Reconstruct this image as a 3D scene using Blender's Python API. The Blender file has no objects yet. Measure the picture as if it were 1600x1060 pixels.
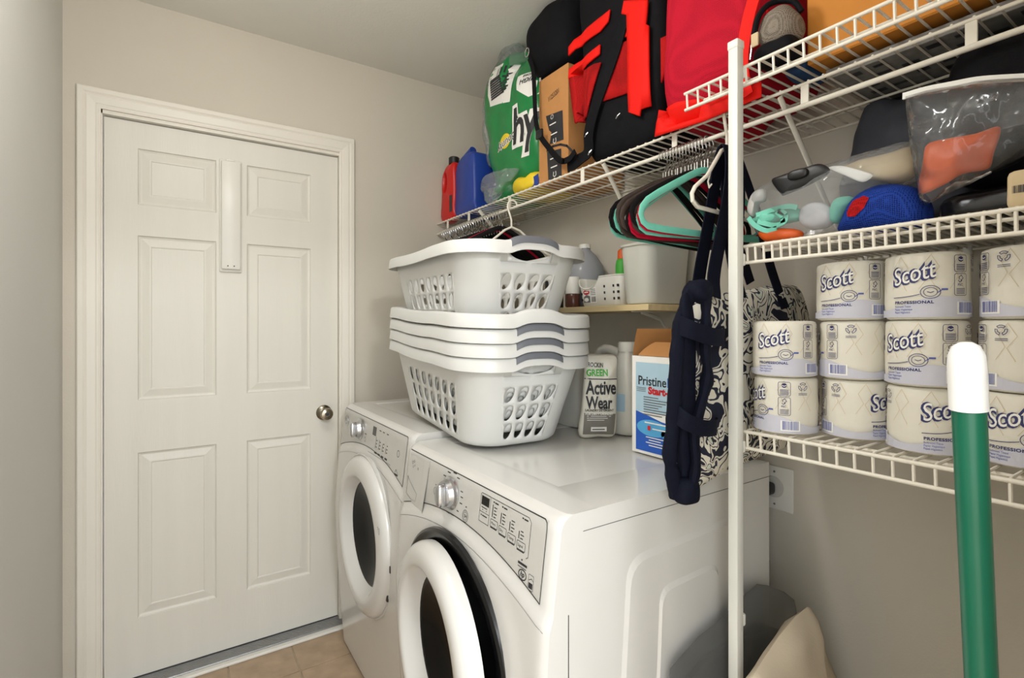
import bpy, bmesh, math, random
from mathutils import Vector, Matrix, noise
from mathutils.bvhtree import BVHTree

PI = math.pi
S = bpy.context.scene
COL = S.collection
random.seed(7)

# ------------------------------------------------------------------ camera, world, lights, exposure
cam_d = bpy.data.cameras.new('camera')
cam_d.sensor_width = 36.0
cam_d.lens = 796.0 / 1600 * 36
cam_d.shift_y = -0.01344
cam_d.clip_start = 0.02
cam = bpy.data.objects.new('camera', cam_d)
COL.objects.link(cam)
cam.location = (0, 0, 1.315)
cam.rotation_euler = (PI / 2, 0, -math.atan2(528, 796))
S.camera = cam

S.view_settings.view_transform = 'Standard'
S.view_settings.look = 'None'
S.view_settings.gamma = 1.0
S.view_settings.use_curve_mapping = False
S.view_settings.exposure = 0.06

w = bpy.data.worlds.new('house_light')
S.world = w
w.use_nodes = True
w.node_tree.nodes['Background'].inputs[0].default_value = (0.94, 0.975, 1.0, 1)
w.node_tree.nodes['Background'].inputs[1].default_value = 3.6

def area(name, loc, target, size, energy, col, shape='DISK'):
    d = bpy.data.lights.new(name, 'AREA')
    d.shape = shape
    d.size = size
    d.energy = energy
    d.color = col
    o = bpy.data.objects.new(name, d)
    COL.objects.link(o)
    o.location = loc
    o.rotation_euler = (Vector(target) - Vector(loc)).to_track_quat('-Z', 'Y').to_euler()
    return o

area('hall_lamp', (-0.10, -2.0, 2.42), (0.45, 1.6, 0.9), 0.30, 29, (0.98, 0.99, 1.0))
bl = bpy.data.lights.new('added_fill_light', 'POINT')  # unseen point light, added as fill for ceiling and upper walls
bl.energy = 17.5
bl.shadow_soft_size = 0.11
bl.color = (1.0, 0.985, 0.96)
blo = bpy.data.objects.new('added_fill_light', bl)
COL.objects.link(blo)
blo.location = (0.14, 1.00, 2.25)

# ------------------------------------------------------------------ materials
def lin(c):
    c = c / 255.0
    return c / 12.92 if c <= 0.04045 else ((c + 0.055) / 1.055) ** 2.4

def rgb(t):
    return (lin(t[0]), lin(t[1]), lin(t[2]), 1)

def mat(name, col, rough=0.6, metal=0.0, var=0.06, scale=12.0, bump=0.0, bscale=None, stretch=None, coat=0.0, spec=0.5, trans=0.0, sub=0.0):
    m = bpy.data.materials.new(name)
    m.use_nodes = True
    nt = m.node_tree
    b = nt.nodes['Principled BSDF']
    b.inputs['Roughness'].default_value = rough
    b.inputs['Metallic'].default_value = metal
    b.inputs['Coat Weight'].default_value = coat
    b.inputs['Specular IOR Level'].default_value = spec
    if trans:
        b.inputs['Transmission Weight'].default_value = trans
    tc = nt.nodes.new('ShaderNodeTexCoord')
    mp = nt.nodes.new('ShaderNodeMapping')
    if stretch:
        mp.inputs['Scale'].default_value = stretch
    nt.links.new(tc.outputs['Object'], mp.inputs[0])
    n = nt.nodes.new('ShaderNodeTexNoise')
    n.inputs['Scale'].default_value = scale
    n.inputs['Detail'].default_value = 4
    nt.links.new(mp.outputs[0], n.inputs['Vector'])
    r = nt.nodes.new('ShaderNodeValToRGB')
    c = rgb(col)
    r.color_ramp.elements[0].position = 0.3
    r.color_ramp.elements[1].position = 0.7
    r.color_ramp.elements[0].color = tuple(x * (1 - var) for x in c[:3]) + (1,)
    r.color_ramp.elements[1].color = tuple(min(1, x * (1 + var)) for x in c[:3]) + (1,)
    nt.links.new(n.outputs['Fac'], r.inputs[0])
    nt.links.new(r.outputs[0], b.inputs['Base Color'])
    if bump:
        n2 = nt.nodes.new('ShaderNodeTexNoise')
        n2.inputs['Scale'].default_value = bscale or scale * 6
        n2.inputs['Detail'].default_value = 3
        nt.links.new(mp.outputs[0], n2.inputs['Vector'])
        bp = nt.nodes.new('ShaderNodeBump')
        bp.inputs['Strength'].default_value = bump
        bp.inputs['Distance'].default_value = 0.004
        nt.links.new(n2.outputs['Fac'], bp.inputs['Height'])
        nt.links.new(bp.outputs[0], b.inputs['Normal'])
    return m

def film(name, col=(235, 238, 240), clear=0.8, rough=0.12, gloss=0.6, bscale=25.0, bump=0.5):
    """thin clear plastic: a see-through sheet with a wrinkled shine"""
    m = bpy.data.materials.new(name)
    m.use_nodes = True
    nt = m.node_tree
    nt.nodes.remove(nt.nodes['Principled BSDF'])
    out = nt.nodes['Material Output']
    tr = nt.nodes.new('ShaderNodeBsdfTransparent')
    tr.inputs[0].default_value = (0.93, 0.94, 0.95, 1)
    df = nt.nodes.new('ShaderNodeBsdfDiffuse')
    df.inputs[0].default_value = rgb(col)
    gl = nt.nodes.new('ShaderNodeBsdfGlossy')
    gl.inputs['Roughness'].default_value = rough
    tc = nt.nodes.new('ShaderNodeTexCoord')
    n = nt.nodes.new('ShaderNodeTexNoise')
    n.inputs['Scale'].default_value = bscale
    n.inputs['Detail'].default_value = 2
    nt.links.new(tc.outputs['Object'], n.inputs['Vector'])
    bp = nt.nodes.new('ShaderNodeBump')
    bp.inputs['Strength'].default_value = bump
    bp.inputs['Distance'].default_value = 0.02
    nt.links.new(n.outputs['Fac'], bp.inputs['Height'])
    nt.links.new(bp.outputs[0], gl.inputs['Normal'])
    m1 = nt.nodes.new('ShaderNodeMixShader')
    m1.inputs[0].default_value = clear
    nt.links.new(df.outputs[0], m1.inputs[1])
    nt.links.new(tr.outputs[0], m1.inputs[2])
    fr = nt.nodes.new('ShaderNodeFresnel')
    fr.inputs[0].default_value = 1.45
    nt.links.new(bp.outputs[0], fr.inputs['Normal'])
    ml = nt.nodes.new('ShaderNodeMath')
    ml.operation = 'MULTIPLY'
    ml.inputs[1].default_value = gloss
    nt.links.new(fr.outputs[0], ml.inputs[0])
    m2 = nt.nodes.new('ShaderNodeMixShader')
    nt.links.new(ml.outputs[0], m2.inputs[0])
    nt.links.new(m1.outputs[0], m2.inputs[1])
    nt.links.new(gl.outputs[0], m2.inputs[2])
    nt.links.new(m2.outputs[0], out.inputs[0])
    return m

def mesh_cloth(name, col, hole, scale=260.0, rough=0.8):
    """woven mesh: a fine dot grid of darker holes"""
    m = bpy.data.materials.new(name)
    m.use_nodes = True
    nt = m.node_tree
    b = nt.nodes['Principled BSDF']
    b.inputs['Roughness'].default_value = rough
    b.inputs['Specular IOR Level'].default_value = 0.12
    tc = nt.nodes.new('ShaderNodeTexCoord')
    v = nt.nodes.new('ShaderNodeTexVoronoi')
    v.inputs['Scale'].default_value = scale
    v.inputs['Randomness'].default_value = 0.15
    nt.links.new(tc.outputs['Object'], v.inputs['Vector'])
    r = nt.nodes.new('ShaderNodeValToRGB')
    r.color_ramp.elements[0].position = 0.25
    r.color_ramp.elements[1].position = 0.5
    r.color_ramp.elements[0].color = rgb(hole)
    r.color_ramp.elements[1].color = rgb(col)
    nt.links.new(v.outputs['Distance'], r.inputs[0])
    nt.links.new(r.outputs[0], b.inputs['Base Color'])
    return m

def damask(name):
    """cream cloth printed with navy scrolls"""
    m = bpy.data.materials.new(name)
    m.use_nodes = True
    nt = m.node_tree
    b = nt.nodes['Principled BSDF']
    b.inputs['Roughness'].default_value = 0.7
    tc = nt.nodes.new('ShaderNodeTexCoord')
    mp = nt.nodes.new('ShaderNodeMapping')
    mp.inputs['Scale'].default_value = (1, 0.25, 1)
    nt.links.new(tc.outputs['Object'], mp.inputs[0])
    n = nt.nodes.new('ShaderNodeTexNoise')
    n.inputs['Scale'].default_value = 13.5
    n.inputs['Detail'].default_value = 0.8
    n.inputs['Distortion'].default_value = 2.2
    nt.links.new(mp.outputs[0], n.inputs['Vector'])
    r = nt.nodes.new('ShaderNodeValToRGB')
    r.color_ramp.interpolation = 'CONSTANT'
    e = r.color_ramp.elements
    e[0].position = 0.0
    e[0].color = rgb((22, 26, 46))
    e[1].position = 0.40
    e[1].color = rgb((226, 220, 204))
    for p, c in ((0.475, (24, 28, 48)), (0.525, (228, 222, 206)), (0.635, (26, 30, 50)), (0.68, (206, 212, 196))):
        k = e.new(p)
        k.color = rgb(c)
    nt.links.new(n.outputs['Fac'], r.inputs[0])
    nt.links.new(r.outputs[0], b.inputs['Base Color'])
    return m

M = {}
M['wall'] = mat('painted_wall', (204, 197, 183), 0.75, var=0.02, scale=3, bump=0.12, bscale=160)
M['leftwall'] = mat('pale_grey_paint', (208, 208, 202), 0.6, var=0.015, scale=3, bump=0.08, bscale=160)
M['ceiling'] = mat('ceiling_paint', (224, 222, 214), 0.85, var=0.02, scale=3, bump=0.15, bscale=120)
M['trim'] = mat('trim_paint', (226, 221, 210), 0.42, var=0.015, scale=4)
M['door'] = mat('door_paint', (221, 218, 208), 0.45, var=0.02, scale=5, bump=0.10, bscale=60, stretch=(3, 1, 0.25))
M['tile'] = mat('beige_tile', (176, 152, 126), 0.45, var=0.14, scale=14, bump=0.06)
M['grout'] = mat('grout', (186, 172, 150), 0.9, var=0.08, scale=30)
M['alu'] = mat('brushed_aluminium', (178, 178, 178), 0.35, 0.9, var=0.06, scale=40)
M['nickel'] = mat('aged_nickel', (150, 142, 126), 0.22, 1.0, var=0.08, scale=30)
M['whiteplastic'] = mat('white_plastic', (228, 226, 218), 0.35, var=0.015)
M['basket'] = mat('basket_plastic', (212, 212, 208), 0.38, var=0.012)
M['grip'] = mat('grey_grip', (104, 107, 113), 0.5, var=0.03)
M['enamel'] = mat('white_enamel', (216, 214, 209), 0.22, var=0.008, coat=0.3)
M['panelgrey'] = mat('panel_grey', (200, 198, 192), 0.38, var=0.01)
M['scoop'] = mat('scoop_shade', (128, 124, 116), 0.4, var=0.05)  # darker grey carries the shade inside the drawer recess
M['chrome'] = mat('chrome', (210, 210, 212), 0.12, 1.0, var=0.02)
M['silver'] = mat('silver_dial', (196, 196, 198), 0.25, 0.9, var=0.02)
M['ink'] = mat('dark_ink', (42, 42, 46), 0.5, var=0.02)
M['midink'] = mat('grey_ink', (110, 110, 112), 0.5, var=0.02)
M['black'] = mat('black_gloss', (14, 14, 15), 0.12, var=0.05)
M['glass'] = mat('dark_door_glass', (15, 13, 12), 0.10, var=0.5, scale=7, spec=0.2)
M['drum'] = mat('drum_steel', (90, 90, 92), 0.35, 0.6, var=0.1)
M['gasket'] = mat('black_gasket', (20, 20, 21), 0.25, var=0.05)
M['wire'] = mat('white_vinyl_wire', (232, 226, 212), 0.4, var=0.02)
M['postpaint'] = mat('white_post', (226, 226, 218), 0.4, var=0.02)
M['wood'] = mat('raw_pine', (222, 200, 152), 0.6, var=0.08, scale=8, stretch=(6, 0.6, 6))
M['galv'] = mat('painted_bracket', (200, 198, 190), 0.4, 0.2, var=0.03)
M['red'] = mat('red_plastic', (206, 26, 22), 0.35, var=0.04)
M['blue'] = mat('blue_plastic', (30, 62, 150), 0.4, var=0.05)
M['blackplastic'] = mat('black_plastic', (24, 24, 26), 0.4, var=0.05)
M['tan'] = mat('tan_card', (206, 184, 146), 0.8, var=0.05)
M['green'] = mat('green_wrap', (24, 128, 66), 0.28, var=0.10, scale=16, bump=0.25, bscale=22)
M['cardboard'] = mat('brown_cardboard', (190, 134, 78), 0.8, var=0.05, scale=20)
M['ochrebox'] = mat('ochre_cardboard', (196, 126, 42), 0.75, var=0.05, scale=10)
M['blackcloth'] = mat('black_nylon', (18, 18, 21), 0.75, var=0.12, scale=30, bump=0.15, bscale=300, spec=0.12)
M['navycloth'] = mat('navy_webbing', (17, 20, 34), 0.75, var=0.12, scale=40, bump=0.2, bscale=300, spec=0.12)
M['brightred'] = mat('bright_red_nylon', (228, 30, 22), 0.6, var=0.05, scale=20, bump=0.08, bscale=200, spec=0.12)
M['redmesh'] = mesh_cloth('red_mesh', (176, 24, 24), (96, 10, 14), 330)
M['crimson'] = mesh_cloth('crimson_mesh', (186, 24, 46), (158, 18, 38), 240)
M['greymesh'] = mesh_cloth('grey_mesh', (136, 126, 114), (70, 64, 58), 330)
M['bluemesh'] = mesh_cloth('blue_mesh', (34, 64, 150), (14, 26, 82), 300)
M['mint'] = mat('mint_velvet', (122, 208, 186), 0.7, var=0.05, scale=40, spec=0.12)
M['velvetblack'] = mat('black_velvet', (28, 27, 28), 0.85, var=0.1, scale=40, spec=0.12)
M['velvetbrown'] = mat('brown_velvet', (78, 68, 62), 0.85, var=0.1, scale=40, spec=0.12)
M['velvetred'] = mat('red_velvet', (196, 24, 56), 0.75, var=0.08, scale=40, spec=0.12)
M['paper'] = mat('roll_wrapper', (226, 221, 207), 0.6, var=0.02, scale=10, bump=0.25, bscale=45)
M['lav'] = mat('lavender_ink', (200, 200, 211), 0.6, var=0.03)
M['navyink'] = mat('navy_ink', (48, 52, 104), 0.6, var=0.02)
M['blueink'] = mat('blue_ink', (84, 96, 168), 0.6, var=0.02)
M['whiteink'] = mat('white_ink', (240, 238, 232), 0.6, var=0.01)
M['mopgreen'] = mat('green_handle', (10, 98, 72), 0.3, var=0.04)
M['foam'] = mat('white_foam_grip', (238, 237, 234), 0.6, var=0.02, bump=0.1, bscale=120)
M['damask'] = damask('damask_print')
M['film'] = film('clear_film', clear=0.87, gloss=0.5)
M['zipfilm'] = film('zip_bag_film', (214, 216, 218), 0.93, 0.1, 0.9, 18, 0.9)
M['greyfilm'] = film('grey_film', (120, 120, 118), 0.45, 0.25, 0.5, 10, 0.6)
M['jugplastic'] = mat('milky_plastic', (222, 220, 210), 0.4, var=0.03)
M['frost'] = mat('frosted_bin', (205, 204, 194), 0.45, var=0.02)
M['greyjug'] = film('grey_jug_plastic', (170, 172, 178), 0.35, 0.2, 0.6, 6, 0.1)
M['fluid'] = mat('grey_fluid', (86, 90, 100), 0.3, var=0.05)
M['orange'] = mat('orange_plastic', (226, 96, 34), 0.45, var=0.12, scale=14, bump=0.2, bscale=20)
M['greycloth'] = mat('dark_grey_fabric', (74, 76, 84), 0.6, var=0.08, scale=10, bump=0.1, bscale=200, spec=0.12)
M['beigecloth'] = mat('beige_cloth', (196, 182, 160), 0.85, var=0.05, scale=8, bump=0.1, bscale=200, spec=0.12)
M['cotton'] = mat('white_cotton', (222, 220, 224), 0.9, var=0.06)
M['mintband'] = mat('mint_band', (128, 216, 192), 0.6, var=0.05)
M['spice'] = mat('brown_jar', (96, 58, 46), 0.25, var=0.15)
M['printgrey'] = mat('newsprint', (128, 126, 122), 0.8, var=0.2, scale=40)
M['limegreen'] = mat('lime_print', (70, 178, 60), 0.5, var=0.03)
M['redink'] = mat('red_print', (200, 30, 34), 0.5, var=0.03)
M['skyprint'] = mat('pale_blue_print', (176, 206, 222), 0.45, var=0.04, scale=6)
M['deepprint'] = mat('deep_blue_print', (36, 92, 190), 0.45, var=0.08, scale=8)
M['cyanprint'] = mat('cyan_print', (86, 170, 220), 0.45, var=0.1, scale=12)
M['greyprint'] = mat('grey_print', (120, 116, 108), 0.5, var=0.08)
M['pouch'] = mat('pouch_plastic', (224, 220, 206), 0.35, var=0.03, bump=0.25, bscale=30)
M['yellow'] = mat('yellow_print', (236, 204, 40), 0.4, var=0.08)
M['tealblue'] = mat('blue_pouch_cloth', (36, 74, 120), 0.7, var=0.15)
M['darkstuff'] = mat('dark_laundry', (58, 48, 44), 0.8, var=0.5, scale=9)

# ------------------------------------------------------------------ mesh builder
class MB:
    def __init__(s):
        s.v = []
        s.f = []
        s.mi = []
        s.m = 0
    def add(s, vs, fs):
        o = len(s.v)
        s.v += [tuple(p) for p in vs]
        for f in fs:
            s.f.append([i + o for i in f])
            s.mi.append(s.m)
        return s
    def box(s, a, b, bev=0.0, seg=2):
        bm = bmesh.new()
        bmesh.ops.create_cube(bm, size=1)
        for v in bm.verts:
            v.co = Vector([(a[i] + b[i]) / 2 + v.co[i] * (b[i] - a[i]) for i in range(3)])
        if bev:
            bmesh.ops.bevel(bm, geom=bm.edges[:], offset=bev, segments=seg, affect='EDGES', profile=0.5)
        return s.bm(bm)
    def bm(s, bm, T=None):
        bm.verts.index_update()
        s.add([(T @ v.co if T else v.co) for v in bm.verts], [[v.index for v in f.verts] for f in bm.faces])
        bm.free()
        return s
    def tube(s, path, r, n=8, closed=False, flat=1.0, cap=True, up=None):
        P = [Vector(p) for p in path]
        k = len(P)
        rad = r if isinstance(r, (list, tuple)) else [r] * k
        u = None
        rings = []
        for i in range(k):
            if closed:
                t = P[(i + 1) % k] - P[i - 1]
            else:
                t = P[min(i + 1, k - 1)] - P[max(i - 1, 0)]
            if t.length < 1e-9:
                t = Vector((0, 0, 1))
            t.normalize()
            if up is not None:
                u = Vector(up)
                u = u - t * u.dot(t)
            elif u is None:
                u = t.cross(Vector((0, 0, 1)))
                if u.length < 0.05:
                    u = t.cross(Vector((0, 1, 0)))
            else:
                u = u - t * u.dot(t)
            u.normalize()
            v = t.cross(u)
            rings.append([P[i] + u * (math.cos(2 * PI * j / n) * rad[i] * flat) + v * (math.sin(2 * PI * j / n) * rad[i]) for j in range(n)])
        return s.loft(rings, closed, cap)
    def loft(s, rings, closed=False, cap=True, ringclosed=True):
        n = len(rings[0])
        k = len(rings)
        vs = [p for r in rings for p in r]
        fs = []
        for i in range(k if closed else k - 1):
            for j in range(n if ringclosed else n - 1):
                a, b = i * n + j, i * n + (j + 1) % n
                c, d = ((i + 1) % k) * n + (j + 1) % n, ((i + 1) % k) * n + j
                fs.append([a, b, c, d])
        if cap and not closed and ringclosed:
            fs.append(list(range(n))[::-1])
            fs.append([(k - 1) * n + j for j in range(n)])
        return s.add(vs, fs)
    def lathe(s, prof, n=24, c=(0, 0, 0), axis='Z', sx=1.0, sy=1.0):
        rings = []
        for r, h in prof:
            ring = []
            for j in range(n):
                a = 2 * PI * j / n
                x, y = math.cos(a) * max(r, 1e-5) * sx, math.sin(a) * max(r, 1e-5) * sy
                if axis == 'Z':
                    p = (x, y, h)
                elif axis == 'X':
                    p = (h, x, y)
                else:
                    p = (y, h, x)
                ring.append(Vector(p) + Vector(c))
            rings.append(ring)
        return s.loft(rings, cap=False)
    def prism(s, pts, ext):
        """closed polygon (3-D points) extruded by the vector ext"""
        e = Vector(ext)
        n = len(pts)
        a = [Vector(p) for p in pts]
        return s.add(a + [p + e for p in a], [list(range(n))[::-1], [n + i for i in range(n)]] + [[i, (i + 1) % n, n + (i + 1) % n, n + i] for i in range(n)])
    def ribbon(s, path, width, wdir, th=0.002):
        """flat strap along a path; wdir gives the width direction"""
        P = [Vector(p) for p in path]
        rings = []
        for i, p in enumerate(P):
            t = (P[min(i + 1, len(P) - 1)] - P[max(i - 1, 0)]).normalized()
            wd = Vector(wdir[i] if isinstance(wdir, list) else wdir)
            wd = (wd - t * wd.dot(t)).normalized() * width / 2
            nn = t.cross(wd).normalized() * th / 2
            rings.append([p - wd - nn, p + wd - nn, p + wd + nn, p - wd + nn])
        return s.loft(rings)
    def grid(s, fn, nu, nv):
        vs = [fn(i / nu, j / nv) for i in range(nu + 1) for j in range(nv + 1)]
        fs = [[i * (nv + 1) + j, (i + 1) * (nv + 1) + j, (i + 1) * (nv + 1) + j + 1, i * (nv + 1) + j + 1] for i in range(nu) for j in range(nv)]
        return s.add(vs, fs)
    def soft(s, c, size, e=0.35, amp=0.0, freq=6.0, seed=0, cuts=10, fn=None):
        """rounded, lumpy box: soft bags, cloth bundles"""
        bm = bmesh.new()
        bmesh.ops.create_cube(bm, size=2)
        bmesh.ops.subdivide_edges(bm, edges=bm.edges[:], cuts=cuts, use_grid_fill=True)
        p_ = 2 / e
        for v in bm.verts:
            q = v.co
            d = (abs(q.x) ** p_ + abs(q.y) ** p_ + abs(q.z) ** p_) ** (1 / p_)
            q = q / d
            if fn:
                q = Vector(fn(q))
            p = Vector((c[0] + q.x * size[0] / 2, c[1] + q.y * size[1] / 2, c[2] + q.z * size[2] / 2))
            if amp:
                nv = noise.noise_vector(p * freq + Vector((seed * 3.7, seed * 1.3, seed)))
                p += nv * amp
            v.co = p
        return s.bm(bm)

def new_mesh(name, mb, mats, smooth=True, ang=40):
    me = bpy.data.meshes.new(name)
    me.from_pydata(mb.v, [], mb.f)
    for m in (mats if isinstance(mats, (list, tuple)) else [mats]):
        me.materials.append(m)
    if isinstance(mats, (list, tuple)) and len(mats) > 1:
        me.polygons.foreach_set('material_index', mb.mi)
    bm = bmesh.new()
    bm.from_mesh(me)
    bmesh.ops.recalc_face_normals(bm, faces=bm.faces[:])
    bm.to_mesh(me)
    bm.free()
    if smooth:
        me.polygons.foreach_set('use_smooth', [True] * len(me.polygons))
        me.set_sharp_from_angle(angle=math.radians(ang))
    me.update()
    return me

def wloc(p):
    L = Vector((0, 0, 0))
    while p:
        L += p.location
        p = p.parent
    return L

def part(name, mb, m, parent=None, smooth=True, local=False, label=None, ang=40, me=None, loc=None):
    """one mesh object; coordinates are world unless local (parents here are never rotated when world is used)"""
    if me is None:
        if parent is not None and not local:
            L = wloc(parent)
            mb.v = [(a - L.x, b - L.y, c - L.z) for a, b, c in mb.v]
        me = new_mesh(name, mb, m, smooth, ang)
    o = bpy.data.objects.new(name, me)
    COL.objects.link(o)
    if parent is not None:
        o.parent = parent
    if loc is not None:
        o.location = loc
    if label:
        o['label'] = label
    return o

def thing(name, label, cat, loc=(0, 0, 0), rot=(0, 0, 0), group=None):
    o = bpy.data.objects.new(name, None)
    o.empty_display_size = 0.05
    COL.objects.link(o)
    o.location = loc
    o.rotation_euler = rot
    o['label'] = label
    o['category'] = cat
    if group:
        o['group'] = group
    return o

def struct(name, mb, m, parent=None, smooth=False):
    o = part(name, mb, m, parent, smooth)
    if parent is None:
        o['kind'] = 'structure'
    return o

def dup(root, loc, rot, label, group=None):
    r = root.copy()
    COL.objects.link(r)
    r.location = loc
    r.rotation_euler = rot
    r['label'] = label
    if group:
        r['group'] = group
    for ch in list(root.children):
        c = ch.copy()
        COL.objects.link(c)
        c.parent = r
        for g in ch.children:
            d = g.copy()
            COL.objects.link(d)
            d.parent = c
    return r

def solidify(o, t, off=-1):
    md = o.modifiers.new('thick', 'SOLIDIFY')
    md.thickness = t
    md.offset = off
    return o

def bvh_of(*obs):
    bm = bmesh.new()
    for o in obs:
        n0 = len(bm.verts)
        bm.from_mesh(o.data)
        bm.verts.ensure_lookup_table()
        L = wloc(o)
        for v in bm.verts[n0:]:
            v.co += L
    t = BVHTree.FromBMesh(bm)
    bm.free()
    return t

# ---- lettering: text as flat polygons, mapped on to a surface
_tc = {}
def text_poly(s, size=1.0, shear=0.0, bold=0.0, spacing=1.0):
    k = (s, shear, bold, spacing)
    if k not in _tc:
        cu = bpy.data.curves.new('lettering', 'FONT')
        cu.body = s
        cu.size = 1.0
        cu.shear = shear
        cu.offset = bold
        cu.space_character = spacing
        cu.resolution_u = 3
        o = bpy.data.objects.new('lettering', cu)
        me = bpy.data.meshes.new_from_object(o)
        vs = [(v.co.x, v.co.y) for v in me.vertices]
        fs = [list(p.vertices) for p in me.polygons]
        bpy.data.objects.remove(o)
        bpy.data.curves.remove(cu)
        bpy.data.meshes.remove(me)
        if not vs:
            vs = [(0, 0)]
        _tc[k] = (vs, fs, max(v[0] for v in vs) - min(v[0] for v in vs))
    vs, fs, wd = _tc[k]
    return [(a * size, b * size) for a, b in vs], fs, wd * size

def dice(vs, fs, step):
    bm = bmesh.new()
    bv = [bm.verts.new((a, b, 0)) for a, b in vs]
    for f in fs:
        try:
            bm.faces.new([bv[i] for i in f])
        except ValueError:
            pass
    for ax in (0, 1):
        lo, hi = min(v[ax] for v in vs), max(v[ax] for v in vs)
        c = lo + step
        while c < hi:
            n = Vector((0, 0, 0))
            n[ax] = 1
            bmesh.ops.bisect_plane(bm, geom=bm.verts[:] + bm.edges[:] + bm.faces[:], plane_co=n * c, plane_no=n)
            c += step
    bm.verts.index_update()
    out = [(v.co.x, v.co.y) for v in bm.verts], [[v.index for v in f.verts] for f in bm.faces]
    bm.free()
    return out

def put_text(mb, s, size, fn, shear=0.0, bold=0.0, width=None, spacing=1.0, rot=0.0, at=(0, 0), flip=False, step=None):
    vs, fs, wd = text_poly(s, size, shear, bold, spacing)
    k = width / wd if width else 1.0
    if step:
        vs, fs = dice(vs, fs, step)
    c, sn = math.cos(rot), math.sin(rot)
    out = []
    for a, b in vs:
        a *= k
        a, b = a * c - b * sn, a * sn + b * c
        if flip:
            a, b = -a, -b
        out.append(fn(at[0] + a, at[1] + b))
    mb.add(out, fs)

def put_poly(mb, pts, fn):
    mb.add([fn(a, b) for a, b in pts], [list(range(len(pts)))])

def put_rect(mb, x0, y0, x1, y1, fn, n=1):
    for i in range(n):
        a, b = x0 + (x1 - x0) * i / n, x0 + (x1 - x0) * (i + 1) / n
        mb.add([fn(a, y0), fn(b, y0), fn(b, y1), fn(a, y1)], [[0, 1, 2, 3]])

def put_line(mb, pts, wd, fn, closed=False):
    n = len(pts)
    for i in range(n if closed else n - 1):
        a, b = Vector(pts[i]), Vector(pts[(i + 1) % n])
        t = (b - a)
        if t.length < 1e-9:
            continue
        t.normalize()
        nn = Vector((-t.y, t.x)) * wd / 2
        e = t * wd * 0.3
        q = [a - e + nn, b + e + nn, b + e - nn, a - e - nn]
        mb.add([fn(*p) for p in q], [[0, 1, 2, 3]])

def rrect(x0, y0, x1, y1, r, n=3):
    out = []
    for cx, cy, a0 in ((x1 - r, y1 - r, 0), (x0 + r, y1 - r, 90), (x0 + r, y0 + r, 180), (x1 - r, y0 + r, 270)):
        for i in range(n + 1):
            a = math.radians(a0 + 90 * i / n)
            out.append((cx + r * math.cos(a), cy + r * math.sin(a)))
    return out

def circ(x, y, r, n=16, ry=None):
    return [(x + r * math.cos(2 * PI * i / n), y + (ry or r) * math.sin(2 * PI * i / n)) for i in range(n)]

def barcode(mb, x0, y0, x1, y1, fn, seed=1):
    rg = random.Random(seed)
    x = x0
    while x < x1:
        b = (x1 - x0) * rg.choice((0.012, 0.02, 0.035))
        put_rect(mb, x, y0, min(x + b, x1), y1, fn)
        x += b + (x1 - x0) * rg.choice((0.014, 0.02, 0.03))

def bez(pts, n=8):
    """smooth curve through the points (Catmull-Rom)"""
    P = [Vector(p) for p in pts]
    P = [P[0] * 2 - P[1]] + P + [P[-1] * 2 - P[-2]]
    out = []
    for i in range(1, len(P) - 2):
        for j in range(n):
            t = j / n
            a, b, c, d = P[i - 1:i + 3]
            out.append(0.5 * ((2 * b) + (c - a) * t + (2 * a - 5 * b + 4 * c - d) * t * t + (3 * b - a - 3 * c + d) * t ** 3))
    out.append(P[-2])
    return out

# ================================================================== ROOM
XL, XR, YB, ZC = -0.32, 1.40, 2.315, 2.505
YF = 0.10
fl = struct('floor', MB().box((-2.2, -3.2, -0.06), (2.6, 2.5, -0.004)), M['grout'])
tm = None
for i in range(-2, 8):
    for j in range(-9, 2):
        x0, y0 = 0.40 + (i - 2) * 0.228, 2.06 + j * 0.228
        if x0 < XL - 0.2 or x0 > XR - 0.01 or y0 < 0.0:
            continue
        if tm is None:
            tm = new_mesh('tile', MB().box((0.002, 0.002, -0.006), (0.226, 0.226, 0), 0.0015, 1), M['tile'])
        if x0 < XL:
            continue
        if y0 + 0.228 > 2.4 or x0 + 0.228 > XR + 0.15:
            continue
        part('tile', None, None, fl, me=tm, loc=(x0, y0, 0))

struct('wall_back', MB().box((XL - 0.1, YB, 0), (-0.225, YB + 0.11, ZC)).box((0.622, YB, 0), (XR + 0.1, YB + 0.11, ZC)).box((-0.225, YB, 2.092), (0.622, YB + 0.11, ZC)), M['wall'])
struct('wall_left', MB().box((XL - 0.1, YF, 0), (XL, YB, ZC)), M['leftwall'])
struct('wall_right', MB().box((XR, -0.02, 0), (XR + 0.1, YB, ZC)), M['wall'])
struct('wall_front', MB().box((XL - 0.1, -0.02, 0), (-0.30, YF, ZC)).box((0.56, -0.02, 0), (XR, YF, ZC)).box((-0.30, -0.02, 2.04), (0.56, YF, ZC)), M['wall'])
struct('ceiling', MB().box((-2.2, -0.02, ZC), (2.6, 2.5, ZC + 0.08)), M['ceiling'])

# casing round the back door, mitred, with a stepped profile
prof = [(0, 0.0), (0, 0.009), (0.006, 0.011), (0.012, 0.011), (0.016, 0.013), (0.040, 0.016), (0.046, 0.0145), (0.052, 0.018), (0.066, 0.018), (0.070, 0.014), (0.070, 0.0)]
ix0, ix1, iz = -0.216, 0.611, 2.083
st = []
for k, (bx, bz, sx, sz) in enumerate(((ix0, 0.0, -1, 0), (ix0, iz, -1, 1), (ix1, iz, 1, 1), (ix1, 0.0, 1, 0))):
    st.append([Vector((bx + sx * a * 0.95, YB - d, bz + sz * a)) for a, d in prof])
struct('trim_1', MB().loft(st), M['trim'])
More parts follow.
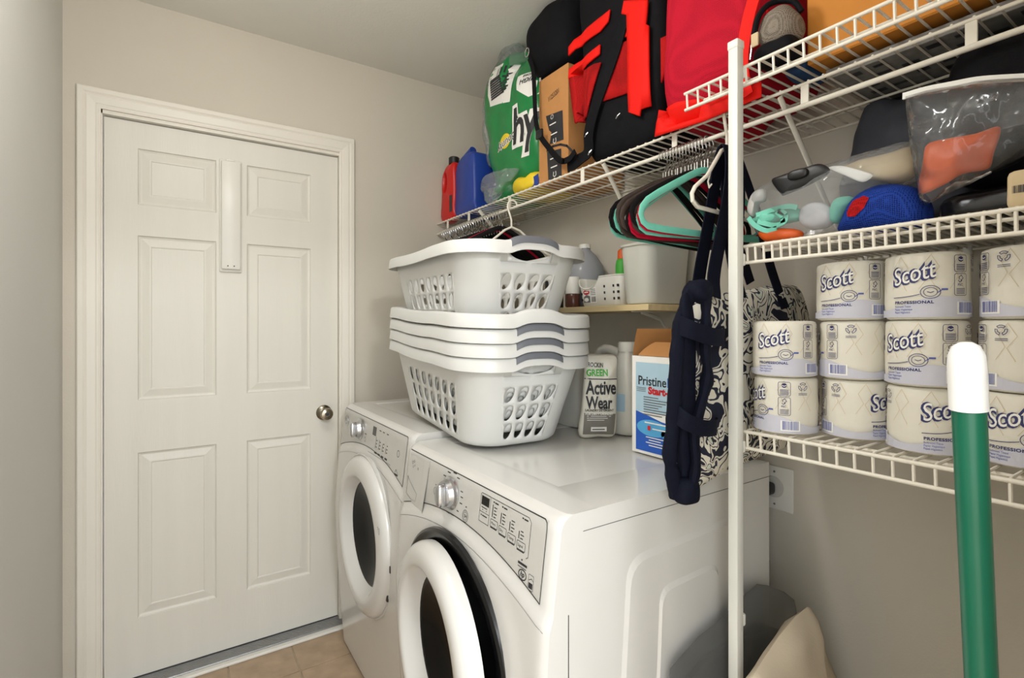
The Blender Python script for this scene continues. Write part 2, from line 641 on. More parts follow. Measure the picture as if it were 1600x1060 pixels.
# jamb inside the opening, with the stop bead
jb = MB()
jb.box((-0.225, YB - 0.002, 0), (-0.212, YB + 0.10, 2.092)).box((0.613, YB - 0.002, 0), (0.622, YB + 0.10, 2.092)).box((-0.225, YB - 0.002, 2.070), (0.622, YB + 0.10, 2.092))
struct('trim_2', jb, M['trim'])
# aluminium threshold with ribs
th = MB().box((-0.216, 2.262, 0.0), (0.64, 2.40, 0.011))
for i in range(9):
    th.box((-0.216, 2.268 + i * 0.0075, 0.010), (0.64, 2.272 + i * 0.0075, 0.0135))
struct('trim_3', th, M['alu'])
struct('trim_4', MB().box((-0.216, 2.236, 0.0), (0.66, 2.262, 0.012), 0.004), M['whiteplastic'])

# six-panel back door
d1 = thing('door_1', 'white six-panel door with a nickel knob in the back wall', 'door', (0.2, 2.335, 0.016))
d1['kind'] = 'structure'
YD = 2.335
px = [(-0.112, 0.140), (0.248, 0.496)]
pz = [(0.231, 0.843), (1.037, 1.648), (1.762, 1.970)]
xs = [-0.209, px[0][0], px[0][1], px[1][0], px[1][1], 0.611]
zs = [0.016, pz[0][0], pz[0][1], pz[1][0], pz[1][1], pz[2][0], pz[2][1], 2.066]
sl = MB()
for i in range(5):
    for j in range(7):
        if i in (1, 3) and j in (1, 3, 5):
            continue
        sl.add([(xs[i], YD, zs[j]), (xs[i + 1], YD, zs[j]), (xs[i + 1], YD, zs[j + 1]), (xs[i], YD, zs[j + 1])], [[0, 1, 2, 3]])
sl.box((-0.209, YD + 0.012, 0.016), (0.611, YD + 0.042, 2.066))
sl.loft([[(-0.209, y, 0.016), (0.611, y, 0.016), (0.611, y, 2.066), (-0.209, y, 2.066)] for y in (YD, YD + 0.02)], cap=False)
part('slab', sl, M['door'], d1, smooth=False)
for a, b in px:
    for c, d in pz:
        pm = MB()
        rings = []
        for ins, dep in ((0, 0), (0.003, 0.006), (0.009, 0.0085), (0.012, 0.0085), (0.036, 0.0035), (0.040, 0.0035), (0.043, 0.006), (0.044, 0.006)):
            rings.append([Vector((a + ins, YD + dep, c + ins)), Vector((b - ins, YD + dep, c + ins)), Vector((b - ins, YD + dep, d - ins)), Vector((a + ins, YD + dep, d - ins))])
        pm.loft(rings, cap=False)
        pm.add(rings[-1], [[0, 1, 2, 3]])
        part('panel', pm, M['door'], d1, smooth=False)

def knob(parent, c, dirv, sc=1.0, axis='Y'):
    s_ = dirv
    kp = [(0.0, 0.0), (0.033, 0.0), (0.033, 0.004), (0.026, 0.010), (0.013, 0.014), (0.012, 0.030), (0.018, 0.036), (0.026, 0.046), (0.027, 0.056), (0.023, 0.064), (0.012, 0.067), (0.011, 0.0655), (0.0, 0.0655)]
    k = part('knob', MB().lathe([(r * sc, h * s_ * sc) for r, h in kp], 28, c, axis), M['nickel'], parent, label='round satin nickel knob')
    hp = [(0.0, 0.066), (0.0075, 0.066), (0.0075, 0.068), (0.0, 0.068)]
    part('keyhole', MB().lathe([(r * sc, h * s_ * sc) for r, h in hp], 14, c, axis), M['ink'], k)
knob(d1, (0.551, YD, 0.930), -1)
# lower-left scuffs are left to the paint; the dark weather seal under the door
part('weather_seal', MB().box((-0.209, YD - 0.001, 0.012), (0.611, YD + 0.03, 0.0165)), M['ink'], d1)

# the open entry door beside the camera, only its knob shows
d2 = thing('door_2', 'open entry door leaf folded back along the side wall, only its knob showing', 'door', (-0.27, 0.11, 0.01))
d2['kind'] = 'structure'
part('slab', MB().box((-0.288, 0.112, 0.01), (-0.252, 0.915, 2.03), 0.002, 1), M['door'], d2)
knob(d2, (-0.252, 0.845, 0.905), 1, 1.0, 'X')

# ================================================================== NARROW BOX ON THE DOOR
t = thing('door_bracket', 'narrow white plastic strip box mounted between the upper panels of the door', 'box', (0.19, YD, 1.535))
part('backing', MB().box((0.150, YD - 0.010, 1.528), (0.229, YD, 1.978), 0.004), M['whiteplastic'], t)
part('cover', MB().box((0.155, YD - 0.026, 1.538), (0.224, YD - 0.008, 1.970), 0.006), M['whiteplastic'], t)
part('clip', MB().box((0.172, YD - 0.027, 1.968), (0.205, YD - 0.010, 1.976), 0.002), M['whiteplastic'], t)
for x in (0.178, 0.200):
    part('screw', MB().lathe([(0, -0.028), (0.0025, -0.028), (0.0025, -0.024), (0, -0.024)], 10, (x, YD, 1.551), 'Y'), M['ink'], t)

# ================================================================== WASHER AND DRYER
def machine(name, label, cat, y0, y1, ztop, xf, door_y, door_z, R, ajar, dryer):
    """white front loader facing -X; near side at y0"""
    W = y1 - y0
    ym = (y0 + y1) / 2
    xb = 1.25
    T = thing(name, label, cat, (0.9, ym, 0.0))
    za, zp = ztop - 0.172, ztop - 0.014
    def arch(y):
        u = (y - ym) / (W / 2)
        return za + 0.060 * max(0.0, 1 - u * u) ** 1.0
    def X(y, z):
        # side-on profile
        if z < 0.30:
            b = 0.538 + (0.30 - z) * 0.075
        elif z < 0.60:
            b = 0.538 - 0.012 * math.sin((z - 0.30) / 0.30 * PI / 2)
        else:
            b = 0.526 + (z - 0.60) * 0.070 + max(0, z - (ztop - 0.16)) * 0.06
        ar = arch(y)
        d = z - ar
        k = max(0.0, min(1.0, (d + 0.030) / 0.030))
        b += 0.007 * (k * k * (3 - 2 * k))            # panel sits back from the bowed lower front
        # top edge rolls back
        e = z - (ztop - 0.028)
        if e > 0:
            b += 0.030 * (1 - math.sqrt(max(0.0, 1 - (e / 0.0285) ** 2)))
        # vertical edges roll back
        q = W / 2 - abs(y - ym)
        rr = 0.030
        if q < rr:
            b += 0.010 * (1 - math.sqrt(max(0.0, 1 - ((rr - q) / rr) ** 2)))
        return b + (xf - 0.562)
    def fgrid(u, v):
        # denser near the edges
        uu = 0.5 - 0.5 * math.cos(PI * u)
        y = y0 + W * (0.6 * u + 0.4 * uu)
        z = 0.012 + (ztop - 0.012) * (0.25 * v + 0.75 * math.sin(v * PI / 2))
        return Vector((X(y, z), y, z))
    nu, nv = 54, 80
    b = MB()
    b.grid(fgrid, nu, nv)
    cut = R - 0.001 if dryer else R * 0.96                                    # door opening
    keep = [f_ for f_ in b.f if math.hypot(sum(b.v[i][1] for i in f_) / 4 - door_y, sum(b.v[i][2] for i in f_) / 4 - door_z) > cut]
    b.f = keep
    b.mi = [0] * len(keep)
    # top, with shallow inset field
    xt = X(ym, ztop)
    ins = 0.075
    r0 = [Vector(fgrid(i / nu, 1.0)) for i in range(nu + 1)]
    b.loft([r0, [Vector((0.66 + (xf - 0.562), p.y, ztop + 0.0005)) for p in r0]], cap=False, ringclosed=False)
    x1_ = 0.66 + (xf - 0.562)
    yy0, yy1 = y0 + 0.0, y1 - 0.0
    o4 = [Vector((x1_, y0, ztop)), Vector((xb, y0, ztop)), Vector((xb, y1, ztop)), Vector((x1_, y1, ztop))]
    fi = [(x1_ + 0.02, y0 + 0.14), (xb - 0.045, y0 + 0.14), (xb - 0.045, y1 - 0.06), (x1_ + 0.02, y1 - 0.06)]
    fa = [Vector((x, y, ztop)) for x, y in fi]
    fb = [Vector((x + (0.006 if i in (0, 3) else -0.006), y + (0.006 if i in (0, 1) else -0.006), ztop - 0.004)) for i, (x, y) in enumerate(fi)]
    b.loft([o4, fa, fb], cap=False)
    b.add(fb, [[0, 1, 2, 3]])
    # sides and back
    for y in (y0, y1):
        cl = [Vector(fgrid(0 if y == y0 else 1, j / nv)) for j in range(nv + 1)]
        b.loft([cl, [Vector((xb, y, p.z)) for p in cl]], cap=False, ringclosed=False)
    b.add([(xb, y0, 0.012), (xb, y1, 0.012), (xb, y1, ztop), (xb, y0, ztop)], [[0, 1, 2, 3]])
    part('cabinet', b, M['enamel'], T, ang=35)
    fn = lambda o=0.0009: (lambda x, z: Vector((X(x, z) - o, x, z)))
    # u runs to the viewer's right, that is towards -Y
    yr = lambda u: (lambda a, z: Vector((X(u - a, z) - 0.0012, u - a, z)))
    # feet
    for fx in (0.62, 1.18):
        for fy in (y0 + 0.06, y1 - 0.06):
            part('foot', MB().lathe([(0.02, 0), (0.024, 0.004), (0.018, 0.014), (0.0, 0.014)], 12, (fx, fy, 0)), M['blackplastic'], T)
    # control fascia: a faint grey panel edged by a thin dark line
    ya, yb_ = y1 - 0.022, y0 + 0.028
    low = [(ya + (yb_ - ya) * i / 28, arch(ya + (yb_ - ya) * i / 28) + 0.003) for i in range(29)]
    f = MB()
    f.grid(lambda u, v: (lambda y: Vector((X(y, arch(y) + 0.003 + (zp - arch(y) - 0.003) * v) - 0.0007, y, arch(y) + 0.003 + (zp - arch(y) - 0.003) * v)))(ya + (yb_ - ya) * u), 40, 12)
    fas = part('fascia', f, M['panelgrey'], T, label='grey control fascia with dark outline')
    ln = MB()
    put_line(ln, low, 0.0022, fn(0.0014))
    put_line(ln, [(ya, zp)] + [(ya + (yb_ - ya) * i / 20, zp) for i in range(1, 20)] + [(yb_ + 0.012, zp), (yb_ + 0.004, zp - 0.004), (yb_, zp - 0.014)] + [(yb_, zp - 0.014 - (zp - 0.014 - low[-1][1]) * i / 6) for i in range(1, 7)], 0.0018, fn(0.0014))
    part('outline', ln, M['ink'], fas, smooth=False)
    # dial
    dy, dz = (ym + 0.055, ztop - 0.064) if dryer else (ym + 0.115, ztop - 0.062)
    dx = X(dy, dz)
    dl = part('dial', MB().lathe([(0, -0.001), (0.040, -0.001), (0.040, -0.006), (0.034, -0.010), (0.031, -0.022), (0.0, -0.022)], 32, (dx, dy, dz), 'X'), M['silver'], T, label='silver cycle dial')
    part('dial_grip', MB().soft((dx - 0.030, dy - 0.004, dz), (0.028, 0.026, 0.056), 0.6, cuts=6), M['silver'], dl)
    # display and touch buttons
    pr = MB()
    u0 = ym - 0.085 if dryer else ym - 0.02
    q = yr(u0)
    z0 = ztop
    if dryer:
        ds = MB()
        put_rect(ds, 0.004, z0 - 0.049, 0.036, z0 - 0.030, q, 2)
        part('display', ds, M['black'], T, smooth=False, label='black time display')
        put_line(pr, [(0, z0 - 0.085), (0, z0 - 0.028), (0.003, z0 - 0.025), (0.040, z0 - 0.025), (0.040, z0 - 0.085)], 0.0011, q, True)
        put_line(pr, [(0.0, z0 - 0.064), (0.040, z0 - 0.064)], 0.0011, q)
        put_line(pr, [(0.042, z0 - 0.025), (0.182, z0 - 0.025), (0.190, z0 - 0.032), (0.190, z0 - 0.096), (0.184, z0 - 0.100)], 0.0011, q)
        for i, lb in enumerate(('More', 'Dry', 'Temp', 'Signal')):
            x0 = 0.048 + i * 0.034
            zb = z0 - 0.082 - i * 0.003
            put_line(pr, rrect(x0, zb, x0 + 0.028, zb + 0.015, 0.002), 0.0011, q, True)
            put_rect(pr, x0 + 0.001, zb - 0.003, x0 + 0.026, zb - 0.001, q, 2)
            put_rect(pr, x0 + 0.003, zb + 0.019, x0 + 0.0055, zb + 0.045 - i * 0.004, q)
            for k in range(4 - (i > 2)):
                put_rect(pr, x0 + 0.009, zb + 0.020 + k * 0.0065, x0 + 0.018 + 0.003 * (k % 2), zb + 0.022 + k * 0.0065, q)
            put_text(pr, lb, 0.008, q, at=(x0 + 0.003, zb + 0.005))
        for x0 in (0.052, 0.086, 0.160):
            put_rect(pr, x0, z0 - 0.033, x0 + 0.005, z0 - 0.030, q)
            put_rect(pr, x0 + 0.007, z0 - 0.0335, x0 + 0.020, z0 - 0.0305, q)
        for x0 in (0.010, 0.026):
            put_rect(pr, x0, z0 - 0.060, x0 + 0.003, z0 - 0.058, q)
        put_rect(pr, 0.006, z0 - 0.055, 0.030, z0 - 0.053, q)
        put_rect(pr, 0.006, z0 - 0.072, 0.010, z0 - 0.069, q)
        put_rect(pr, 0.012, z0 - 0.072, 0.032, z0 - 0.0695, q)
        # start mark and badges
        q2 = yr(dy - 0.080)
        put_line(pr, circ(0, z0 - 0.095, 0.013, 20), 0.0012, q2, True)
        put_line(pr, circ(0, z0 - 0.095, 0.009, 16), 0.0010, q2, True)
        put_rect(pr, -0.003, z0 - 0.076, 0.003, z0 - 0.0735, q2)
        put_text(pr, '5H', 0.010, q2, at=(-0.0055, z0 - 0.0985), bold=0.02)
        q3 = yr(dy + 0.085)
        put_line(pr, circ(0, z0 - 0.082, 0.009, 18), 0.0012, q3, True)
        put_line(pr, [(0, z0 - 0.087), (0, z0 - 0.078)], 0.0012, q3)
        put_rect(pr, -0.003, z0 - 0.067, 0.003, z0 - 0.065, q3)
        q4 = yr(ym - 0.245)
        put_rect(pr, 0.010, z0 - 0.108, 0.014, z0 - 0.105, q4)
        put_rect(pr, 0.0, z0 - 0.116, 0.030, z0 - 0.1115, q4, 2)
        put_rect(pr, 0.0, z0 - 0.121, 0.028, z0 - 0.1195, q4, 2)
        bz = arch(y0 + 0.075) + 0.017
        qb = yr(y0 + 0.088)
        put_line(pr, circ(0, bz, 0.0125, 20, 0.009), 0.0022, qb, True)
        put_text(pr, 'hp', 0.014, qb, at=(-0.008, bz - 0.0035), shear=0.3, bold=0.03)
        put_line(pr, rrect(0.020, bz - 0.017, 0.036, bz + 0.010, 0.002), 0.0008, qb, True)
        put_rect(pr, 0.022, bz - 0.014, 0.034, bz - 0.004, qb)
        put_line(pr, [(0.022, bz), (0.030, bz + 0.004), (0.034, bz + 0.001)], 0.0012, qb)
        # programme names round the dial
        qd = yr(dy)
        for a, wd in ((60, .014), (85, .018), (115, .016), (140, .014), (20, .012), (5, .012), (-12, .012), (-40, .010), (-75, .022), (-95, .016)):
            cx_, cz_ = 0.055 * math.cos(math.radians(a)), 0.048 * math.sin(math.radians(a))
            put_rect(pr, cx_ - wd / 2, dz + cz_ - 0.0012, cx_ + wd / 2, dz + cz_ + 0.0012, qd)
        # dispenser drawer at the far end of the fascia
        qk = yr(y1 - 0.030)
        dr = part('dispenser_drawer', (lambda g: (put_rect(g, 0.0, ztop - 0.150, 0.130, ztop - 0.022, yr(y1 - 0.030), 4), g)[1])(MB()), M['panelgrey'], T, smooth=False)
        pts = [(0.0, ztop - 0.085), (0.012, ztop - 0.094), (0.074, ztop - 0.120), (0.070, ztop - 0.140), (0.040, ztop - 0.142), (0.002, ztop - 0.134)]
        sm = MB()
        outer = [Vector((X(y1 - 0.030 - a, z) - 0.0026, y1 - 0.030 - a, z)) for a, z in pts]
        cen = sum(outer, Vector()) / len(outer)
        inner = [p.lerp(cen, 0.35) + Vector((0.012, 0, -0.004)) for p in outer]
        sm.loft([outer, inner], cap=False)
        sm.add(inner, [list(range(len(inner)))])
        part('finger_scoop', sm, M['scoop'], dr, label='scooped drawer pull with its shade painted grey')
        put_line(pr, [(0.130, ztop - 0.152), (0.130, ztop - 0.020)], 0.0012, qk)
        for (a, z, r) in ((0.022, ztop - 0.045, 0.004), (0.032, ztop - 0.040, 0.003), (0.028, ztop - 0.055, 0.003), (0.038, ztop - 0.050, 0.002), (0.062, ztop - 0.054, 0.003)):
            put_line(pr, circ(a, z, r, 8), 0.0009, qk, True)
    else:
        ds = MB()
        put_rect(ds, 0.0, z0 - 0.060, 0.036, z0 - 0.030, q, 2)
        part('display', ds, M['black'], T, smooth=False, label='black time display')
        for i in range(4):
            x0 = 0.040 + i * 0.034
            put_rect(pr, x0, z0 - 0.116, x0 + 0.024, z0 - 0.110, q, 2)
            put_rect(pr, x0 + 0.002, z0 - 0.098, x0 + 0.0045, z0 - 0.060 - i * 0.006, q)
            for k in range(3):
                put_rect(pr, x0 + 0.008, z0 - 0.095 + k * 0.011, x0 + 0.018, z0 - 0.092 + k * 0.011, q)
        for x0 in (0.066, 0.100, 0.138):
            put_rect(pr, x0, z0 - 0.036, x0 + 0.018, z0 - 0.033, q, 2)
        put_line(pr, [(-0.02, z0 - 0.122), (0.2, z0 - 0.122)], 0.0008, q)
        q3 = yr(dy - 0.062)
        put_line(pr, circ(0, z0 - 0.090, 0.008, 16), 0.0012, q3, True)
        put_rect(pr, -0.010, z0 - 0.072, 0.010, z0 - 0.069, q3)
        bz = arch(y0 + 0.075) + 0.020
        qb = yr(y0 + 0.090)
        put_line(pr, circ(0, bz + 0.055, 0.010, 14), 0.002, qb, True)
        put_rect(pr, -0.012, bz - 0.012, 0.016, bz - 0.006, qb)
        put_line(pr, [(-0.010, bz - 0.004), (-0.002, bz + 0.006), (0.012, bz - 0.004)], 0.002, qb)
        lg = MB()
        ly, lz = y1 - 0.070, ztop - 0.060
        lg.lathe([(0.0, -0.001), (0.022, -0.001), (0.022, -0.004), (0.017, -0.005), (0.0, -0.004)], 22, (X(ly, lz), ly, lz), 'X')
        part('badge', lg, M['silver'], T, label='round silver badge')
        put_line(pr, circ(0, lz, 0.011, 12), 0.0012, lambda a, z: Vector((X(ly, lz) - 0.006, ly - a, z)), True)
    part('printing', pr, M['ink'], fas, smooth=False)['kind'] = 'stuff'
    # second contour line on the bowed lower front
    l2 = MB()
    put_line(l2, [(y1 - 0.01 - (W - 0.02) * i / 36, arch(y1 - 0.01 - (W - 0.02) * i / 36) - 0.033) for i in range(37)], 0.0010, fn(0.0006))
    part('seam', l2, M['midink'], T, smooth=False)
    # door
    xd = X(door_y, door_z + R * 0.8) + (0.004)
    if dryer:
        part('gasket', MB().lathe([(R + 0.018, -0.004), (R + 0.017, -0.014), (R + 0.010, -0.018), (R - 0.006, -0.015), (R - 0.030, 0.004), (R - 0.085, 0.022)], 56, (xd, door_y, door_z), 'X'), M['gasket'], T, label='black rubber gasket ring')
    else:
        part('gasket', MB().lathe([(R + 0.007, -0.012), (R + 0.004, -0.016), (R - 0.004, -0.014), (R - 0.03, 0.004)], 56, (xd, door_y, door_z), 'X'), M['panelgrey'], T)
    part('drum', MB().lathe([(R * 0.93, 0.012), (R * 0.84, 0.03), (R * 0.84, 0.30), (R * 0.80, 0.33), (0.0, 0.33)], 40, (xd, door_y, door_z), 'X'), M['drum'], T, label='grey drum behind the door')
    D = bpy.data.objects.new('door', None)
    COL.objects.link(D)
    D.parent = T
    hy = door_y + R
    D.location = Vector((xd, hy, door_z)) - T.location
    D.rotation_euler = (0, 0, -math.radians(ajar))
    Rr = R * (0.965 if dryer else 1.0)
    rg = [(R * 0.64, 0.008), (R * 0.66, -0.004), (R * 0.70, -0.022), (R * 0.735, -0.037), (R * 0.752, -0.0425), (R * 0.78, -0.0450), (R * 0.84, -0.0445), (R * 0.90, -0.0415), (Rr * 0.955, -0.036), (Rr * 0.985, -0.028), (Rr, -0.016), (Rr * 0.995, 0.002), (R * 0.80, 0.006)]
    k_ = -0.004 if dryer else 0.002
    ring = part('door_ring', MB().lathe([(r, h + k_) for r, h in rg], 64, (0, -R, 0), 'X'), M['enamel'], D, local=True, ang=60)
    part('door_glass', MB().lathe([(R * 0.675, -0.004), (R * 0.65, -0.002), (R * 0.60, 0.002), (R * 0.45, 0.020), (R * 0.25, 0.034), (0.0, 0.040)], 48, (0, -R, 0), 'X'), M['glass'], D, local=True, label='dark door glass', ang=60)
    if not dryer:
        lt = MB()
        put_text(lt, 'DUET', 0.011, lambda a, b: Vector((-0.0425 + k_, -R - R * 0.80 - b * 0.9, 0.10 - a)), bold=0.03)
        put_text(lt, 'STEAM', 0.007, lambda a, b: Vector((-0.0425 + k_, -R - R * 0.85 - b, 0.10 - a)), bold=0.03)
        part('printing', lt, M['ink'], D, local=True, smooth=False)['kind'] = 'stuff'
        for dz_ in (-0.02, -0.12):
            cw = math.sqrt(max(0.01, (R * 1.0) ** 2 - dz_ ** 2))
            part('latch', MB().box((-0.020, -R - cw - 0.004, dz_ - 0.012), (0.0, -R - cw + 0.010, dz_ + 0.012), 0.003), M['blackplastic'], D, local=True)
    return T, X, fn

dT, dX, _ = machine('dryer', 'white front-load dryer with its round door ajar, nearest the shelf post', 'dryer', 0.712, 1.414, 0.970, 0.566, 1.080, 0.560, 0.250, 5.0, True)
wT, wX, _ = machine('washing_machine', 'white front-load washer with round door, standing beside the panel door', 'washing machine', 1.436, 2.165, 0.987, 0.588, 1.775, 0.585, 0.268, 0.0, False)

# pressed side panel of the dryer, lid seam and front seam
def side_panel(pts, y_, dep, parent):
    n = len(pts)
    c = (sum(p[0] for p in pts) / n, sum(p[1] for p in pts) / n)
    o = [Vector((p[0], y_, p[1])) for p in pts]
    i = [Vector((c[0] + (p[0] - c[0]) * 0.955, y_ - dep, c[1] + (p[1] - c[1]) * 0.965)) for p in pts]
    b = MB().loft([o, i], cap=False)
    b.add(i, [list(range(n))])
    return part('side_pressing', b, M['enamel'], parent, smooth=False)
def corners(pl, r):
    out = []
    n = len(pl)
    for i in range(n):
        a, b, c = Vector(pl[i - 1]), Vector(pl[i]), Vector(pl[(i + 1) % n])
        p, q = b + (a - b).normalized() * r, b + (c - b).normalized() * r
        for k in range(6):
            t_ = k / 5
            out.append(tuple((1 - t_) ** 2 * p + 2 * t_ * (1 - t_) * b + t_ * t_ * q))
    return out
side_panel(corners([(0.690, 0.10), (0.745, 0.855), (1.115, 0.868), (1.165, 0.10)], 0.05), 0.712, 0.005, dT)
side_panel(corners([(0.80, 0.14), (0.835, 0.775), (1.030, 0.780), (1.080, 0.14)], 0.035), 0.7072, 0.005, dT)
part('lid_seam', MB().box((0.63, 0.7112, 0.9335), (1.25, 0.7122, 0.9347)), M['midink'], dT)
part('front_seam', MB().box((0.594, 0.7110, 0.08), (0.5953, 0.7122, 0.79)), M['ink'], dT)

# ================================================================== LAUNDRY BASKETS
def basket_mesh():
    """walls with real oval holes, a rolled rim with raised handles"""
    H = 0.250
    def ring_pt(seg, f, t, out=0.0, dz=0.0):
        hx, hy, r = 0.150 + 0.046 * t, 0.284 + 0.064 * t, 0.088 + 0.006 * t
        if t < 0.07:                                   # rounded foot
            q = 1 - t / 0.07
            e = 0.018 * (1 - math.sqrt(max(0, 1 - q * q)))
            hx, hy = hx - e, hy - e
        r = min(r, hx - 0.02)
        z = t * H + dz
        ax, ay = hx - r, hy - r
        k, odd = divmod(seg, 2)
        # segments: 0 short side -Y, 1 corner, 2 long side +X, 3 corner, 4 short side +Y, 5 corner, 6 long side -X, 7 corner
        if seg == 0:
            return Vector((-ax + 2 * ax * f, -hy - out, z))
        if seg == 2:
            return Vector((hx + out, -ay + 2 * ay * f, z))
        if seg == 4:
            return Vector((ax - 2 * ax * f, hy + out, z))
        if seg == 6:
            return Vector((-hx - out, ay - 2 * ay * f, z))
        c, a0 = {1: ((ax, -ay), -90), 3: ((ax, ay), 0), 5: ((-ax, ay), 90), 7: ((-ax, -ay), 180)}[seg]
        a = math.radians(a0 + 90 * f)
        return Vector((c[0] + (r + out) * math.cos(a), c[1] + (r + out) * math.sin(a), z))
    wall = MB()
    rows = [(0.0, 0.02), (0.02, 0.05), (0.05, 0.08), (0.08, 0.30), (0.30, 0.51), (0.51, 0.72), (0.72, 0.82), (0.82, 1.0)]
    def cell(seg, f0, f1, t0, t1, hole, slant, e=(0.36, 0.40), dt=0.0, n=5):
        per = [(i / n, 0) for i in range(n)] + [(1, i / n) for i in range(n)] + [(1 - i / n, 1) for i in range(n)] + [(0, 1 - i / n) for i in range(n)]
        P = lambda u, v: ring_pt(seg, f0 + (f1 - f0) * u, t0 + (t1 - t0) * v)
        if not hole:
            wall.loft([[P(i / n, 0) for i in range(n + 1)], [P(i / n, 1) for i in range(n + 1)]], cap=False, ringclosed=False)
            return
        inner = []
        for u, v in per:
            a = math.atan2((v - 0.5), (u - 0.5))
            ex, ey = math.cos(a) * e[0], math.sin(a) * e[1]
            if hole == 'slot':
                ey = min(ey, 0.26)
                inner.append(P(0.5 + ex, 0.62 + ey))
            else:
                inner.append(P(0.5 + ex + slant * ey, 0.5 + ey))
        wall.loft([[P(u, v) for u, v in per], inner], cap=False)
    for seg in range(8):
        for (t0, t1) in rows:
            hr = 0.07 < t0 < 0.6
            if seg in (1, 3, 5, 7):
                for i in range(8):
                    cell(seg, i / 8, (i + 1) / 8, t0, t1, False, 0, n=1)
            elif seg in (0, 4):
                if t0 == 0.82:
                    cell(seg, 0, 0.14, t0, t1, False, 0)
                    cell(seg, 0.14, 0.86, t0, t1, 'slot', 0, (0.46, 0.52), n=6)
                    cell(seg, 0.86, 1, t0, t1, False, 0)
                else:
                    e0 = -0.12
                    for i in range(4):
                        cell(seg, i / 4, (i + 1) / 4, t0, t1, 'oval' if hr else False, 0.42, (0.33, 0.42))
            else:
                for i in range(8):
                    cell(seg, i / 8, (i + 1) / 8, t0, t1, 'oval' if (hr and (i > 0 if seg == 6 else True)) else False, 0.10, (0.31, 0.41))
    # base
    bp = []
    for seg in range(8):
        for i in range(5 if seg % 2 == 0 else 8):
            bp.append(ring_pt(seg, i / (5 if seg % 2 == 0 else 8), 0.0))
    wall.add(bp, [list(range(len(bp)))])
    # rim
    rim = MB()
    grip = MB()
    per = []
    for seg in range(8):
        n = 14 if seg in (0, 4) else (16 if seg in (2, 6) else 8)
        for i in range(n):
            per.append((seg, i / n))
    def bump(p):
        k = max(0.0, 1 - (abs(p.x) / 0.085) ** 2) if abs(p.y) > 0.2 else 0
        g = max(0.0, 1 - (abs(p.y - 0.02) / 0.16) ** 2) if abs(p.x) > 0.12 else 0
        return 0.015 * k * k * (3 - 2 * k) - 0.004 * g
    pf = [(-0.002, -0.012), (0.0, 0.001), (0.003, 0.0065), (0.010, 0.009), (0.018, 0.0075), (0.0225, 0.002), (0.0255, -0.027), (0.0235, -0.028), (0.020, -0.002), (0.012, 0.0055), (0.005, 0.003), (0.001, -0.012)]
    rings = []
    for seg, f in per:
        r_ = []
        for o, dz in pf:
            p = ring_pt(seg, f, 1.0, o, dz)
            p.z += bump(p)
            r_.append(p)
        rings.append(r_)
    rim.loft(rings, closed=True)
    grips = []
    for seg in (0, 4):
        g = MB()
        rr = []
        for i in range(13):
            f = 0.14 + 0.72 * i / 12
            en = 0.0006 if 0 < i < 12 else -0.001
            r_ = []
            for o, dz in [(-0.003, -0.006), (-0.001, 0.004), (0.003, 0.0085), (0.010, 0.011), (0.018, 0.0098), (0.0245, 0.003), (0.0262, -0.010), (0.020, -0.010), (0.010, 0.002)]:
                p = ring_pt(seg, f, 1.0, o + en, dz + en)
                p.z += bump(p)
                r_.append(p)
            rr.append(r_)
        g.loft(rr)
        grips.append(new_mesh('grip', g, M['grip']))
    me = new_mesh('body', wall, M['basket'], ang=50)
    bm = bmesh.new()
    bm.from_mesh(me)
    bmesh.ops.remove_doubles(bm, verts=bm.verts[:], dist=0.0002)
    bmesh.ops.recalc_face_normals(bm, faces=bm.faces[:])
    bm.to_mesh(me)
    bm.free()
    me.polygons.foreach_set('use_smooth', [True] * len(me.polygons))
    me.set_sharp_from_angle(angle=math.radians(50))
    return me, new_mesh('rim', rim, M['basket'], ang=50), grips

bk_body, bk_rim, bk_grips = basket_mesh()
def basket(label, loc, rot, grips=True):
    T = thing('laundry_basket', label, 'laundry basket', loc, rot, 'stacked white laundry baskets')
    solidify(part('body', None, None, T, me=bk_body), 0.0026, 0)
    part('rim', None, None, T, me=bk_rim)
    if grips:
        for g in bk_grips:
            part('grip', None, None, T, me=g, label='grey soft handle grip')
    return T
brot = (math.radians(3.3), 0, math.radians(-4.0))
bR = Matrix.Rotation(math.radians(-4.0), 3, 'Z') @ Matrix.Rotation(math.radians(3.3), 3, 'X')
b0 = Vector((0.836, 1.468, 0.9930))
basket('white laundry basket at the bottom of the stack, its pierced sides in full view', b0, brot)
basket('white laundry basket nested second from the bottom of the stack', b0 + bR @ Vector((0, 0, 0.037)), brot)
basket('white laundry basket nested third from the bottom of the stack', b0 + bR @ Vector((0, 0, 0.074)), brot)
basket('plain rimmed white laundry basket without grips, directly under the topmost one', b0 + bR @ Vector((0, 0, 0.113)), brot, False)
basket('topmost white laundry basket, raised clear of the nested stack', Vector((0.838, 1.478, 1.288)), (math.radians(1.3), 0, math.radians(-4.5)))

